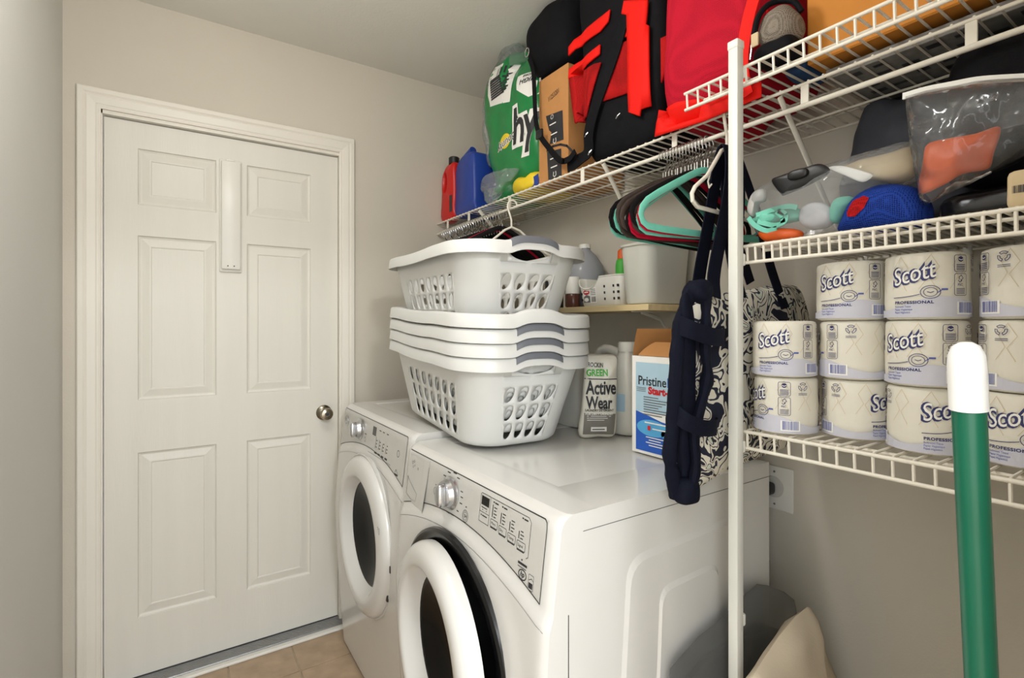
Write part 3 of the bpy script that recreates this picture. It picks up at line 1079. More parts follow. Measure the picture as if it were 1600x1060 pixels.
# ================================================================== WIRE SHELVES
def wire_shelf(name, label, x0, x1, z, ya, yb, pitch, lip, r=0.0026, rail=0.0036, hang=False, lipdown=True):
    """ventilated shelf along the right wall: front rail at x0, deck wires back to x1"""
    T = thing(name, label, 'shelf', (x1, (ya + yb) / 2, z))
    part('front_rail', MB().tube([(x0, ya, z), (x0, yb, z)], rail, 10), M['wire'], T)
    part('back_rail', MB().tube([(x1 - 0.006, ya, z - 0.004), (x1 - 0.006, yb, z - 0.004)], 0.003, 8), M['wire'], T)
    part('middle_rail', MB().tube([(x0 + 0.62 * (x1 - x0), ya, z - 0.005), (x0 + 0.62 * (x1 - x0), yb, z - 0.005)], 0.003, 8), M['wire'], T)
    if lip:
        part('lip_rail', MB().tube([(x0 + 0.002, ya, z - lip), (x0 + 0.002, yb, z - lip)], rail, 10), M['wire'], T)
        part('under_rail', MB().tube([(x0 + 0.055, ya + 0.02 * 0, z - 0.005), (x0 + 0.055, yb - 0.012, z - 0.005)], 0.0032, 8), M['wire'], T)
        path = [(0.003, 0, -lip), (0.0005, 0, -0.004), (0.0015, 0, 0.0015), (0.006, 0, 0.003), (x1 - x0 - 0.002, 0, 0.0015)]
    else:
        path = [(-0.003, 0, 0.003), (0.004, 0, 0.0045), (x1 - x0 - 0.002, 0, 0.0015)]
    me = new_mesh('deck_wire', MB().tube(path, r, 6), M['wire'])
    n = int((yb - ya - 0.01) / pitch)
    for i in range(n + 1):
        part('deck_wire', None, None, T, me=me, loc=Vector((x0, yb - 0.006 - i * pitch, z)) - T.location)
    for i in range(3):
        y = ya + (yb - ya) * (0.12 + 0.38 * i)
        part('wall_clip', MB().box((x1 - 0.012, y - 0.008, z - 0.016), (x1, y + 0.008, z + 0.006), 0.003), M['whiteplastic'], T)
    return T

XW = 1.40
LS = wire_shelf('wire_shelf', 'long white wire shelf with a hanging rod under its front, running to the back wall', 1.09, XW, 1.816, 0.10, 2.312, 0.029, 0, r=0.0021)
part('hanging_rod', MB().tube([(1.09, 0.10, 1.772), (1.09, 2.312, 1.766)], 0.0055, 12), M['wire'], LS)
for y in (0.28, 0.545, 0.875, 1.235, 1.66, 1.99, 2.20):
    part('rod_hanger', MB().box((1.0885, y - 0.008, 1.770), (1.0925, y + 0.008, 1.817), 0.0008, 1), M['wire'], LS)
for y in (0.598, 1.142, 1.90):
    part('brace', MB().tube([(1.092, y, 1.809), (1.10, y, 1.800), (1.392, y + (0.062 if y == 1.142 else 0), 1.515), (1.398, y + (0.064 if y == 1.142 else 0), 1.495)], 0.0085, 10, flat=0.55), M['wire'], LS, label='diagonal brace down to the wall')
TS = wire_shelf('wire_shelf', 'deep white wire shelf at the top of the post, lying over the long shelf', 0.985, XW, 1.850, 0.11, 0.762, 0.029, 0.037)
MS = wire_shelf('wire_shelf', 'white wire shelf above the toilet rolls, close-set wires', 0.990, XW, 1.479, 0.11, 0.617, 0.0176, 0.034)
WS = wire_shelf('wire_shelf', 'lowest white wire shelf, carrying the stacked toilet rolls', 0.990, XW, 1.094, 0.11, 0.617, 0.0285, 0.034)

P = thing('shelf_post', 'upright white square post clipped to the ends of the wire shelves', 'post', (0.968, 0.622, 0))
part('tube', MB().box((0.9575, 0.6115, 0.0), (0.9790, 0.6330, 1.888), 0.002), M['postpaint'], P)
part('cap', MB().box((0.9560, 0.6100, 1.884), (0.9805, 0.6345, 1.902), 0.003), M['whiteplastic'], P)
for z in (1.841, 1.452, 1.064, 0.705):
    part('clip', MB().box((0.9790, 0.612, z - 0.014), (0.9900, 0.626, z + 0.012), 0.004), M['whiteplastic'], P)

# ================================================================== TOILET ROLLS
RR, RH = 0.0575, 0.1115
def roll_meshes():
    b = MB()
    b.lathe([(0.018, 0.004), (0.030, 0.0015), (0.050, 0.0), (RR - 0.002, 0.002), (RR, 0.006), (RR + 0.0006, 0.03), (RR + 0.001, 0.056), (RR + 0.0004, 0.08), (RR, RH - 0.007), (RR - 0.002, RH - 0.0025), (0.050, RH), (0.030, RH - 0.003), (0.020, RH - 0.010), (0.017, RH - 0.030), (0.0, RH - 0.03)], 48)
    rg = random.Random(3)
    for i, v in enumerate(b.v):
        p = Vector(v)
        k = noise.noise(p * 45) * 0.0009
        if p.z > RH - 0.004 or p.z < 0.004:
            k *= 2.2
        b.v[i] = tuple(p + Vector((p.x, p.y, 0)).normalized() * k)
    body = new_mesh('wrapped_body', b, M['paper'], ang=60)
    pr = MB()
    L = 2 * PI * RR
    def fn(o):
        return lambda s_, z: Vector(((RR + o) * math.cos(s_ / RR), (RR + o) * math.sin(s_ / RR), z))
    f1, f2, f3, f4 = fn(0.0022), fn(0.0026), fn(0.0030), fn(0.0034)
    # lavender band with a wavy edge
    pr.m = 1
    n = 120
    wave = lambda s_: 0.027 + 0.011 * math.sin(2 * PI * 2 * s_ / L - 0.9)
    for i in range(n):
        a, c = L * i / n, L * (i + 1) / n
        pr.add([f1(a, 0.004), f1(c, 0.004), f1(c, wave(c)), f1(a, wave(a))], [[0, 1, 2, 3]])
    for rep in range(2):
        o = rep * L / 2
        pr.m = 0
        # brand word: dark outline, pale letters
        ang = math.radians(13)
        for txt, bold, layer, mi, dx in (('Scott', 0.055, f2, 0, 0), ('Scott', 0.002, f3, 2, 0.0)):
            pr.m = mi
            put_text(pr, txt, 0.041, layer, shear=0.32, bold=bold, width=(0.064 if mi == 0 else 0.0605), rot=ang, at=(o + 0.003 + (0.0018 if mi == 2 else 0), 0.056 + (0.0008 if mi == 2 else 0)), spacing=0.95)
        pr.m = 0
        # plunger-like ring, swoosh and handle
        put_line(pr, circ(o + 0.055, 0.045, 0.0125, 22, 0.0105), 0.0010, f2, True)
        put_line(pr, circ(o + 0.055, 0.045, 0.0085, 18, 0.0072), 0.0009, f2, True)
        put_line(pr, [(o + 0.051, 0.0455), (o + 0.055, 0.044), (o + 0.059, 0.0455)], 0.0012, f2)
        put_line(pr, [(o + 0.004 + 0.0375 * t / 8, 0.037 + 0.0012 * t / 8 + 0.0035 * (t / 8) ** 3) for t in range(9)], 0.0012, f2)
        pr.m = 3
        put_rect(pr, o + 0.0685, 0.0475, o + 0.077, 0.0505, f2, 2)
        put_line(pr, [(o + 0.064, 0.044), (o + 0.069, 0.048)], 0.0013, f2)
        pr.m = 0
        put_text(pr, 'PROFESSIONAL', 0.0066, f2, at=(o + 0.006, 0.0265), bold=0.04, width=0.053, spacing=1.1)
        pr.m = 3
        put_text(pr, 'Bathroom Tissue', 0.0050, f2, at=(o + 0.006, 0.0205), width=0.024)
        put_text(pr, 'Papier Hygienique', 0.0050, f2, at=(o + 0.006, 0.0155), width=0.026)
        put_text(pr, 'Papel Higienico', 0.0050, f2, at=(o + 0.006, 0.0105), width=0.023)
        pr.m = 0
        # two framed marks
        x = o + 0.086
        for z0, z1 in ((0.077, 0.104), (0.039, 0.074)):
            put_line(pr, rrect(x, z0, x + 0.0205, z1, 0.003), 0.0008, f2, True)
        put_poly(pr, circ(x + 0.010, 0.0975, 0.0045, 14), f2)
        pr.m = 2
        put_line(pr, [(x + 0.0065, 0.0975), (x + 0.010, 0.0960), (x + 0.0135, 0.0975)], 0.0012, f3)
        pr.m = 0
        for k in range(4):
            put_rect(pr, x + 0.003, 0.0795 + k * 0.0028, x + 0.0175, 0.0807 + k * 0.0028, f2)
        put_line(pr, [(x + 0.006, 0.063), (x + 0.0085, 0.060), (x + 0.012, 0.063), (x + 0.010, 0.063), (x + 0.014, 0.0665), (x + 0.011, 0.0715), (x + 0.007, 0.0685), (x + 0.0075, 0.065)], 0.0010, f2)
        put_text(pr, 'FSC', 0.0050, f2, at=(x + 0.005, 0.0545), bold=0.02)
        for k in range(4):
            put_rect(pr, x + 0.003, 0.0415 + k * 0.0026, x + 0.0175, 0.0425 + k * 0.0026, f2)
        # recycling arrows
        x = o + 0.128
        for k in range(3):
            a0 = math.radians(90 + 120 * k)
            p0 = [(x + 0.008 * math.cos(a0 + math.radians(d)), 0.0955 + 0.0078 * math.sin(a0 + math.radians(d))) for d in (-42, -12, 12, 42)]
            q0 = [(x + 0.0048 * math.cos(a0 + math.radians(d)), 0.0955 + 0.0046 * math.sin(a0 + math.radians(d))) for d in (42, 0, -42)]
            put_line(pr, p0 + q0, 0.0010, f2, True)
        for k in range(2):
            put_rect(pr, x - 0.008, 0.0795 + k * 0.0026, x + 0.008, 0.0804 + k * 0.0026, f2)
        # barcode on a pale patch
        pr.m = 2
        put_rect(pr, o + 0.090, 0.0085, o + 0.123, 0.0290, f2, 4)
        pr.m = 3
        barcode(pr, o + 0.093, 0.0110, o + 0.120, 0.0280, f3, 5)
        # lavender second patch beside the barcode
    # embossed diamonds left as faint raised lines
    pr.m = 4
    for i in range(9):
        s0 = L * i / 9
        put_line(pr, [(s0, 0.050), (s0 + 0.012, 0.070), (s0 + 0.004, 0.088), (s0 + 0.016, 0.107)], 0.0006, fn(0.0020))
        put_line(pr, [(s0 + 0.024, 0.048), (s0 + 0.014, 0.068), (s0 + 0.026, 0.086), (s0 + 0.016, 0.105)], 0.0006, fn(0.0020))
    printing = new_mesh('wrapper_print', pr, [M['navyink'], M['lav'], M['whiteink'], M['blueink'], M['tan']], smooth=False)
    return body, printing
rb, rp = roll_meshes()
def roll(x, y, row, s_mid, label):
    z = 1.0998 + row * (RH + 0.0008)
    a = math.atan2(-y, -x) - s_mid / RR
    T = thing('toilet_roll', label, 'toilet roll', (x, y, z), (0, 0, a), 'wrapped toilet rolls on the wire shelf')
    part('wrapped_body', None, None, T, me=rb)
    part('wrapper_print', None, None, T, me=rp, label='blue and lavender wrapper print')['kind'] = 'stuff'
roll(1.047, 0.562, 0, 0.098, 'wrapped toilet roll of the bottom row beside the white post, marks facing out')
roll(1.112, 0.4565, 0, 0.163, 'wrapped toilet roll of the bottom row, second from the white post')
roll(1.090, 0.337, 0, 0.012, 'wrapped toilet roll of the bottom row, just on the post side of the green handle')
roll(1.106, 0.217, 0, 0.050, 'wrapped toilet roll of the bottom row, partly hidden behind the green handle')
roll(1.045, 0.564, 1, 0.052, 'wrapped toilet roll of the middle row beside the white post, bag showing above it')
roll(1.108, 0.460, 1, 0.133, 'wrapped toilet roll of the middle row, second from the white post, two marks facing out')
roll(1.086, 0.338, 1, 0.066, 'wrapped toilet roll of the middle row, directly behind the white grip of the handle')
roll(1.108, 0.216, 1, 0.158, 'wrapped toilet roll of the middle row, beyond the white grip of the handle')
roll(1.104, 0.464, 2, 0.058, 'wrapped toilet roll of the top row, the one nearest the white post, wrapper creased')
roll(1.084, 0.338, 2, 0.050, 'wrapped toilet roll in the centre of the top row, word facing squarely out')
roll(1.104, 0.212, 2, 0.158, 'wrapped toilet roll of the top row farthest from the white post')

# ================================================================== GREEN HANDLE
h0, h1 = Vector((0.596, 0.157, 1.300)), Vector((0.745, 0.150, 0.0))
hd = (h1 - h0).normalized()
mp = thing('mop_handle', 'dark green pole with a white foam grip leaning in the foreground', 'mop', tuple(h1))
part('pole', MB().tube([h0 + hd * 0.05, h1], 0.0125, 20), M['mopgreen'], mp)
gp = MB().lathe([(0.0, 0.0), (0.005, 0.0006), (0.010, 0.004), (0.0132, 0.012), (0.0140, 0.022), (0.0142, 0.060), (0.0144, 0.062), (0.0130, 0.0625), (0.0, 0.0625)], 24)
T_ = Matrix.Translation(h0) @ Vector((0, 0, 1)).rotation_difference(hd).to_matrix().to_4x4()
gp.v = [tuple(T_ @ Vector(v)) for v in gp.v]
part('grip', gp, M['foam'], mp, label='white textured foam grip')

# ================================================================== OUTLET AND PLUG
o = thing('wall_outlet', 'square white wall outlet with a black plug behind the dryer', 'outlet', (XW, 0.770, 0.863))
part('plate', MB().box((XW - 0.007, 0.7265, 0.803), (XW, 0.8385, 0.923), 0.004), M['whiteplastic'], o)
part('socket', MB().lathe([(0, -0.010), (0.028, -0.010), (0.030, -0.006), (0.030, 0.0)], 28, (XW - 0.001, 0.782, 0.865), 'X'), M['panelgrey'], o)
for z in (0.818, 0.908):
    part('screw', MB().lathe([(0, -0.0015), (0.003, -0.0015), (0.003, 0.001)], 10, (XW - 0.007, 0.778, z), 'X'), M['silver'], o)
pl = thing('power_plug', 'black angled dryer plug and cord pushed into the white outlet', 'plug', (XW - 0.01, 0.782, 0.865))
part('plug_body', MB().soft((XW - 0.032, 0.790, 0.863), (0.046, 0.040, 0.034), 0.5, cuts=6), M['blackplastic'], pl)
part('cord', MB().tube(bez([(XW - 0.040, 0.80, 0.858), (XW - 0.055, 0.83, 0.845), (XW - 0.06, 0.88, 0.78), (XW - 0.055, 0.92, 0.55), (XW - 0.06, 1.0, 0.30)], 6), 0.008, 8), M['blackplastic'], pl)
part('hang_tag', MB().box((1.253, 0.718, 0.640), (1.266, 0.722, 0.715), 0.0005, 1), M['printgrey'], dT, label='printed tag hanging behind the cabinet')

# ================================================================== PINE SHELF, BRACKET AND WHAT STANDS ON IT
ps = thing('pine_shelf', 'short raw pine board shelf on a metal bracket behind the baskets', 'shelf', (1.28, 1.6, 1.372))
part('board', MB().box((1.172, 1.036, 1.360), (XW, 2.30, 1.379), 0.001, 1), M['wood'], ps)
for y in (1.125, 1.9):
    b = part('bracket', MB().box((1.205, y - 0.009, 1.3565), (XW, y + 0.009, 1.360)).box((XW - 0.004, y - 0.009, 1.235), (XW, y + 0.009, 1.358)), M['galv'], ps)
    part('gusset', MB().tube([(1.24, y, 1.357), (1.33, y, 1.335), (XW - 0.003, y, 1.262)], 0.006, 8, flat=0.4), M['galv'], b)

# frosted bin
def taper_bin(c, z, hx0, hy0, hx1, hy1, r, H, n=10, th=0.003):
    def ring(hx, hy, z_, r_):
        out = []
        for cx, cy, a0 in ((hx - r_, hy - r_, 0), (-hx + r_, hy - r_, 90), (-hx + r_, -hy + r_, 180), (hx - r_, -hy + r_, 270)):
            for i in range(n + 1):
                a = math.radians(a0 + 90 * i / n)
                out.append(Vector((c[0] + cx + r_ * math.cos(a), c[1] + cy + r_ * math.sin(a), z_)))
        return out
    b = MB()
    b.loft([ring(hx0 - 0.012, hy0 - 0.012, z, r - 0.01), ring(hx0 - 0.003, hy0 - 0.003, z + 0.003, r), ring(hx0, hy0, z + 0.012, r), ring(hx1, hy1, z + H, r), ring(hx1 - th, hy1 - th, z + H, r), ring(hx0 - th, hy0 - th, z + 0.014, r - 0.002)])
    return b, ring
bn = thing('storage_bin', 'large frosted white tub on the pine shelf under the hangers', 'bin', (1.285, 1.106, 1.379))
b, rg_ = taper_bin((1.285, 1.106), 1.3795, 0.098, 0.058, 0.110, 0.066, 0.045, 0.185)
part('tub', b, M['frost'], bn)
part('rim', MB().loft([rg_(0.110 + o_, 0.066 + o_, z_, 0.047) for o_, z_ in ((0.0, 1.560), (0.004, 1.560), (0.005, 1.567), (0.0, 1.569), (-0.003, 1.566))], cap=False), M['frost'], bn)

# small white caddy with scooped front, square holes and a printed sticker
cd = thing('plastic_caddy', 'small white plastic caddy with a scooped rim and a printed sticker', 'basket', (1.275, 1.30, 1.379))
cb = MB()
def caddy_pt(a, t):
    hx, hy, r = 0.062 + 0.008 * t, 0.098 + 0.012 * t, 0.03
    n4 = 12
    k = int(a) % (4 * n4)
    return None
def cring(hx, hy, r, z, scoop):
    out = []
    pts = []
    N = 20
    # along -X face from +Y to -Y, then -Y face, +X face, +Y face
    for i in range(N + 1):
        pts.append((-hx, (hy - r) - 2 * (hy - r) * i / N))
    for i in range(1, 8):
        a = math.radians(180 + 90 * i / 8)
        pts.append((-hx + r + r * math.cos(a), -hy + r + r * math.sin(a)))
    for i in range(N + 1):
        pts.append((-(hx - r) + 2 * (hx - r) * i / N, -hy))
    for i in range(1, 8):
        a = math.radians(270 + 90 * i / 8)
        pts.append((hx - r + r * math.cos(a), -hy + r + r * math.sin(a)))
    for i in range(N + 1):
        pts.append((hx, -(hy - r) + 2 * (hy - r) * i / N))
    for i in range(1, 8):
        a = math.radians(0 + 90 * i / 8)
        pts.append((hx - r + r * math.cos(a), hy - r + r * math.sin(a)))
    for i in range(N + 1):
        pts.append(((hx - r) - 2 * (hx - r) * i / N, hy))
    for i in range(1, 8):
        a = math.radians(90 + 90 * i / 8)
        pts.append((-hx + r + r * math.cos(a), hy - r + r * math.sin(a)))
    for x, y in pts:
        dz = 0
        if scoop and x < -0.03:
            u = (y - 0.052) / 0.058
            dz = -scoop * max(0, 1 - u * u) ** 0.7
        out.append(Vector((1.272 + x, 1.285 + y, z + dz)))
    return out
cb.loft([cring(0.058, 0.092, 0.028, 1.380, 0), cring(0.062, 0.097, 0.03, 1.385, 0), cring(0.070, 0.110, 0.03, 1.478, 0.040), cring(0.073, 0.113, 0.031, 1.480, 0.040), cring(0.072, 0.112, 0.031, 1.4825, 0.040), cring(0.067, 0.107, 0.029, 1.4815, 0.040), cring(0.059, 0.094, 0.027, 1.387, 0)])
part('tub', cb, M['whiteplastic'], cd)
cx_ = lambda z: 1.272 - (0.062 + 0.008 * (z - 1.385) / 0.093) - 0.0012
fc = lambda a, z: Vector((cx_(z), 1.285 + 0.098 - a, z))
hl = MB()
sq = []
for a in (0.012, 0.125, 0.168, 0.187):
    for z in (1.400, 1.421, 1.442):
        if a < 0.1 and z > 1.43:
            continue
        sq.append((a, z))
for a, z in sq:
    q = MB()
    p4 = [fc(a, z) + Vector((-0.0006, 0, 0)), fc(a + 0.006, z) + Vector((-0.0006, 0, 0)), fc(a + 0.006, z + 0.008) + Vector((-0.0006, 0, 0)), fc(a, z + 0.008) + Vector((-0.0006, 0, 0))]
    q.loft([p4, [p + Vector((0.005, 0, 0)) for p in p4]], cap=True)
    part('slot', q, M['ink'], cd, smooth=False)
sk = MB()
put_rect(sk, 0.022, 1.392, 0.090, 1.446, lambda a, z: fc(a, z) + Vector((-0.0012, 0, 0)))
stk = part('sticker', sk, M['whiteink'], cd, smooth=False, label='printed price sticker')
sp = MB()
f5 = lambda a, z: fc(a, z) + Vector((-0.0020, 0, 0))
sp.m = 0
put_poly(sp, circ(0.040, 1.430, 0.016, 18, 0.009), f5)
sp.m = 1
put_poly(sp, [(0.024, 1.394), (0.058, 1.394), (0.058, 1.416), (0.040, 1.421), (0.026, 1.414)], f5)
barcode(sp, 0.064, 1.396, 0.086, 1.414, f5, 9)
for k in range(4):
    put_rect(sp, 0.062, 1.420 + k * 0.006, 0.086, 1.422 + k * 0.006, f5)
sp.m = 2
put_poly(sp, circ(0.040, 1.404, 0.011, 14, 0.007), lambda a, z: fc(a, z) + Vector((-0.0026, 0, 0)))
put_rect(sp, 0.030, 1.428, 0.050, 1.432, lambda a, z: fc(a, z) + Vector((-0.0026, 0, 0)))
part('sticker_print', sp, [M['redink'], M['midink'], M['whiteink']], stk, smooth=False)['kind'] = 'stuff'

# translucent gallon jug
def gallon(c, z, H, R_, name, label, m, capm, hang=(0, 1)):
    J = thing(name, label, 'jug', (c[0], c[1], z))
    b = MB().lathe([(0.0, z), (R_ - 0.010, z), (R_, z + 0.010), (R_, z + H * 0.55), (R_ * 0.92, z + H * 0.66), (R_ * 0.60, z + H * 0.82), (R_ * 0.30, z + H * 0.91), (R_ * 0.25, z + H * 0.95), (R_ * 0.25, z + H * 0.955)], 28, (c[0], c[1], 0))
    bo = part('body', b, m, J)
    part('cap', MB().lathe([(0, z + H * 0.94), (R_ * 0.31, z + H * 0.94), (R_ * 0.31, z + H), (R_ * 0.28, z + H * 1.005), (0, z + H * 1.005)], 20, (c[0], c[1], 0)), capm, J)
    hx, hy = hang
    part('handle', MB().tube(bez([(c[0] + hx * R_ * 0.28, c[1] + hy * R_ * 0.28, z + H * 0.90), (c[0] + hx * R_ * 0.62, c[1] + hy * R_ * 0.62, z + H * 0.86), (c[0] + hx * R_ * 0.92, c[1] + hy * R_ * 0.92, z + H * 0.70), (c[0] + hx * R_ * 0.96, c[1] + hy * R_ * 0.96, z + H * 0.50)], 6), R_ * 0.14, 10), m if m != M['greyjug'] else M['jugplastic'], J)
    return J
gj = gallon((1.318, 1.480), 1.3795, 0.245, 0.076, 'plastic_jug', 'see-through grey gallon jug with a white cap behind the small caddy', M['greyjug'], M['jugplastic'], (-0.25, 0.97))
part('liquid', MB().lathe([(0, 1.385), (0.070, 1.386), (0.072, 1.39), (0.072, 1.485), (0, 1.485)], 24, (1.318, 1.480, 0)), M['fluid'], gj)

sj = thing('spice_jar', 'small brown jar with a tall white lid at the end of the caddy', 'jar', (1.225, 1.438, 1.379))
part('jar', MB().lathe([(0, 1.3795), (0.024, 1.3795), (0.026, 1.383), (0.026, 1.425), (0.022, 1.432), (0, 1.432)], 20, (1.222, 1.437, 0)), M['spice'], sj)
part('lid', MB().lathe([(0, 1.430), (0.027, 1.430), (0.0275, 1.433), (0.0265, 1.488), (0.024, 1.492), (0, 1.492)], 20, (1.222, 1.437, 0)), M['whiteplastic'], sj)
sj2 = thing('food_tin', 'dark printed tin tucked behind the brown jar', 'tin', (1.27, 1.545, 1.379))
part('tin', MB().lathe([(0, 1.3795), (0.034, 1.3795), (0.035, 1.382), (0.035, 1.498), (0, 1.498)], 20, (1.214, 1.537, 0)), M['ink'], sj2)
part('lid', MB().lathe([(0, 1.497), (0.036, 1.497), (0.036, 1.505), (0, 1.506)], 20, (1.214, 1.537, 0)), M['silver'], sj2)
gb = thing('spray_bottle', 'green bottle with an orange cap half hidden behind the frosted tub', 'bottle', (1.365, 1.335, 1.379))
part('bottle', MB().lathe([(0, 1.3795), (0.022, 1.3795), (0.024, 1.384), (0.024, 1.535), (0.021, 1.552), (0.014, 1.560), (0, 1.560)], 20, (1.3705, 1.335, 0)), M['limegreen'], gb)
part('cap', MB().lathe([(0, 1.558), (0.017, 1.558), (0.016, 1.588), (0.010, 1.594), (0, 1.594)], 16, (1.3705, 1.335, 0)), M['orange'], gb)

# ================================================================== HELPERS FOR SOFT THINGS AND STUCK-ON PATCHES
def stick(bvh, off=0.0015, x0=0.3, dirv=(1, 0, 0), dflt=1.1):
    d = Vector(dirv)
    def fn(y, z):
        h = bvh.ray_cast(Vector((x0, y, z)), d)
        if h[0] is None:
            return Vector((dflt, y, z))
        return h[0] - d * off
    return fn

def patch(mb, pts, fn, cuts=3, th=0.0):
    bm = bmesh.new()
    vs = [bm.verts.new((p[0], p[1], 0)) for p in pts]
    bm.faces.new(vs)
    bmesh.ops.triangulate(bm, faces=bm.faces[:])
    if cuts:
        bmesh.ops.subdivide_edges(bm, edges=bm.edges[:], cuts=cuts, use_grid_fill=True)
    bmesh.ops.triangulate(bm, faces=bm.faces[:])
    bm.verts.index_update()
    vv = [fn(v.co.x, v.co.y) for v in bm.verts]
    ff = [[v.index for v in f.verts] for f in bm.faces]
    bm.free()
    mb.add(vv, ff)
    return mb

def pillow(mb, pts, fn3, thick, n=7, amp=0.0, freq=10, seed=0, back=0.6, p=2.4, c=None):
    """closed outline in 2-D puffed up on both faces; fn3(u, v, d) gives the 3-D point, d towards the viewer"""
    k = len(pts)
    c = c or (sum(q[0] for q in pts) / k, sum(q[1] for q in pts) / k)
    rings = []
    order = [-(i / n) for i in range(n, 0, -1)] + [i / n for i in range(0, n + 1)]
    for o_ in order:
        s_ = 1 - abs(o_) ** 1.4 * 0.995
        d = thick * (1 - s_ ** p) ** (1 / p)
        d = d if o_ >= 0 else -d * back
        r_ = []
        for q in pts:
            u, v = c[0] + (q[0] - c[0]) * s_, c[1] + (q[1] - c[1]) * s_
            e = 0
            if amp:
                e = noise.noise(Vector((u * freq, v * freq, seed + (5 if o_ < 0 else 0)))) * amp * min(1, abs(d) / (thick * 0.4 + 1e-6))
            r_.append(fn3(u, v, d + (e if o_ >= 0 else -e)))
        rings.append(r_)
    return mb.loft(rings)

def outline(pts, n=6):
    """smooth closed outline"""
    P = [Vector(q) for q in pts]
    k = len(P)
    out = []
    for i in range(k):
        a, b, c, d = P[i - 1], P[i], P[(i + 1) % k], P[(i + 2) % k]
        for j in range(n):
            t = j / n
            q = 0.5 * ((2 * b) + (c - a) * t + (2 * a - 5 * b + 4 * c - d) * t * t + (3 * b - a - 3 * c + d) * t ** 3)
            out.append((q.x, q.y))
    return out

def holed_block(outer, hole, x0, x1, r=0.012):
    """thick plate in the Y-Z plane with a through hole; outer and hole have equal counts"""
    n = len(outer)
    cy, cz = sum(p[0] for p in outer) / n, sum(p[1] for p in outer) / n
    hy, hz = sum(p[0] for p in hole) / n, sum(p[1] for p in hole) / n
    def rg(pts, x, c, k):
        out = []
        for y, z in pts:
            v = Vector((c[0] - y, c[1] - z))
            v = v.normalized() * k if v.length > k else v
            out.append(Vector((x, y + v.x, z + v.y)))
        return out
    O, Hh = (cy, cz), (hy, hz)
    rings = [rg(hole, x0, Hh, -r * 0.5), rg(outer, x0, O, r), rg(outer, x0 + r * 0.35, O, r * 0.3), rg(outer, x0 + r, O, 0), rg(outer, x1 - r, O, 0), rg(outer, x1, O, r), rg(hole, x1, Hh, -r * 0.5), rg(hole, x1 - r, Hh, 0), rg(hole, x0 + r * 0.6, Hh, 0)]
    return MB().loft(rings, closed=True)

# ================================================================== HANGERS
ROD = 1.768
def hanger_meshes():
    P = [(0, -0.078), (0.020, -0.080), (0.045, -0.090), (0.10, -0.118), (0.160, -0.150), (0.196, -0.172), (0.212, -0.190), (0.216, -0.206), (0.210, -0.222), (0.194, -0.231), (0.15, -0.234), (0.07, -0.235)]
    path = [(x, 0, z) for x, z in P] + [(0, 0, -0.235)] + [(-x, 0, z) for x, z in reversed(P[1:])]
    b = MB().tube(path, 0.0082, 8, closed=True, flat=0.31, up=(0, 1, 0))
    body = {k: new_mesh('frame', MB().add(b.v, b.f), M[k]) for k in ('mint', 'velvetblack', 'velvetbrown', 'velvetred')}
    hk = [(0, 0, -0.082), (0, 0, -0.050)] + bez([(0, 0, -0.050), (0.010, 0, -0.036), (0.0185, 0, -0.020)], 3)
    hk += [(0.020 * math.cos(a), 0, -0.0125 + 0.020 * math.sin(a)) for a in [math.radians(d) for d in range(-10, 215, 15)]]
    hook = new_mesh('hook', MB().tube(hk, 0.0019, 8), M['chrome'])
    return body, hook
hb, hh = hanger_meshes()
def hanger(kind, y, rz, label, group, lift=0.0, tilt=0.0):
    T = thing('clothes_hanger', label, 'hanger', (1.09, y, 1.7736 - 0.00271 * (y - 0.1)), (0, tilt, rz), group)
    part('frame', None, None, T, me=hb[kind], loc=(0, 0, lift))
    part('hook', None, None, T, me=hh, label='chrome hook')
    return T
rg = random.Random(11)
for i in range(26):
    y = 2.225 - i * 0.0205
    k = 'velvetred' if i == 23 else 'velvetblack'
    hanger(k, y, rg.uniform(-0.015, 0.015) + (PI if i % 3 == 1 else 0),
           'red velvet hanger near the end of the black row above the stacked baskets' if k == 'velvetred' else 'black velvet hanger packed in the row on the rod above the stacked baskets', 'hangers over the baskets', 0.012)
seq = ['mint', 'velvetblack', 'velvetblack', 'mint', 'velvetbrown', 'velvetbrown', 'velvetbrown', 'velvetblack', 'velvetred', 'velvetred', 'velvetbrown', 'velvetblack', 'mint', 'velvetred', 'mint']
ordn = ['front', 'second', 'third', 'fourth', 'fifth', 'sixth', 'seventh', 'eighth', 'ninth', 'tenth', 'eleventh', 'twelfth', 'thirteenth', 'fourteenth', 'fifteenth']
lab = {'velvetblack': 'black velvet hanger, %s back from the front of the bunch by the post', 'velvetbrown': 'brown velvet hanger, %s back from the front of the bunch by the post', 'velvetred': 'bright red velvet hanger, %s back from the front of the bunch by the post'}
ml = {0: 'mint green hanger at the far end of the bunch beside the white post', 3: 'mint green hanger behind the brown ones in the bunch', 12: 'mint green hanger second from the front of the bunch', 14: 'mint green hanger at the front of the bunch, whole outline showing'}
for i, k in enumerate(seq):
    y = 0.912 - i * 0.0098
    hanger(k, y, 0.10 - i * 0.014 + rg.uniform(-0.004, 0.004), ml[i] if k == 'mint' else lab[k] % ordn[14 - i], 'hangers bunched by the post', 0.0, 0.0 if i == 14 else rg.uniform(-0.07, 0.05))

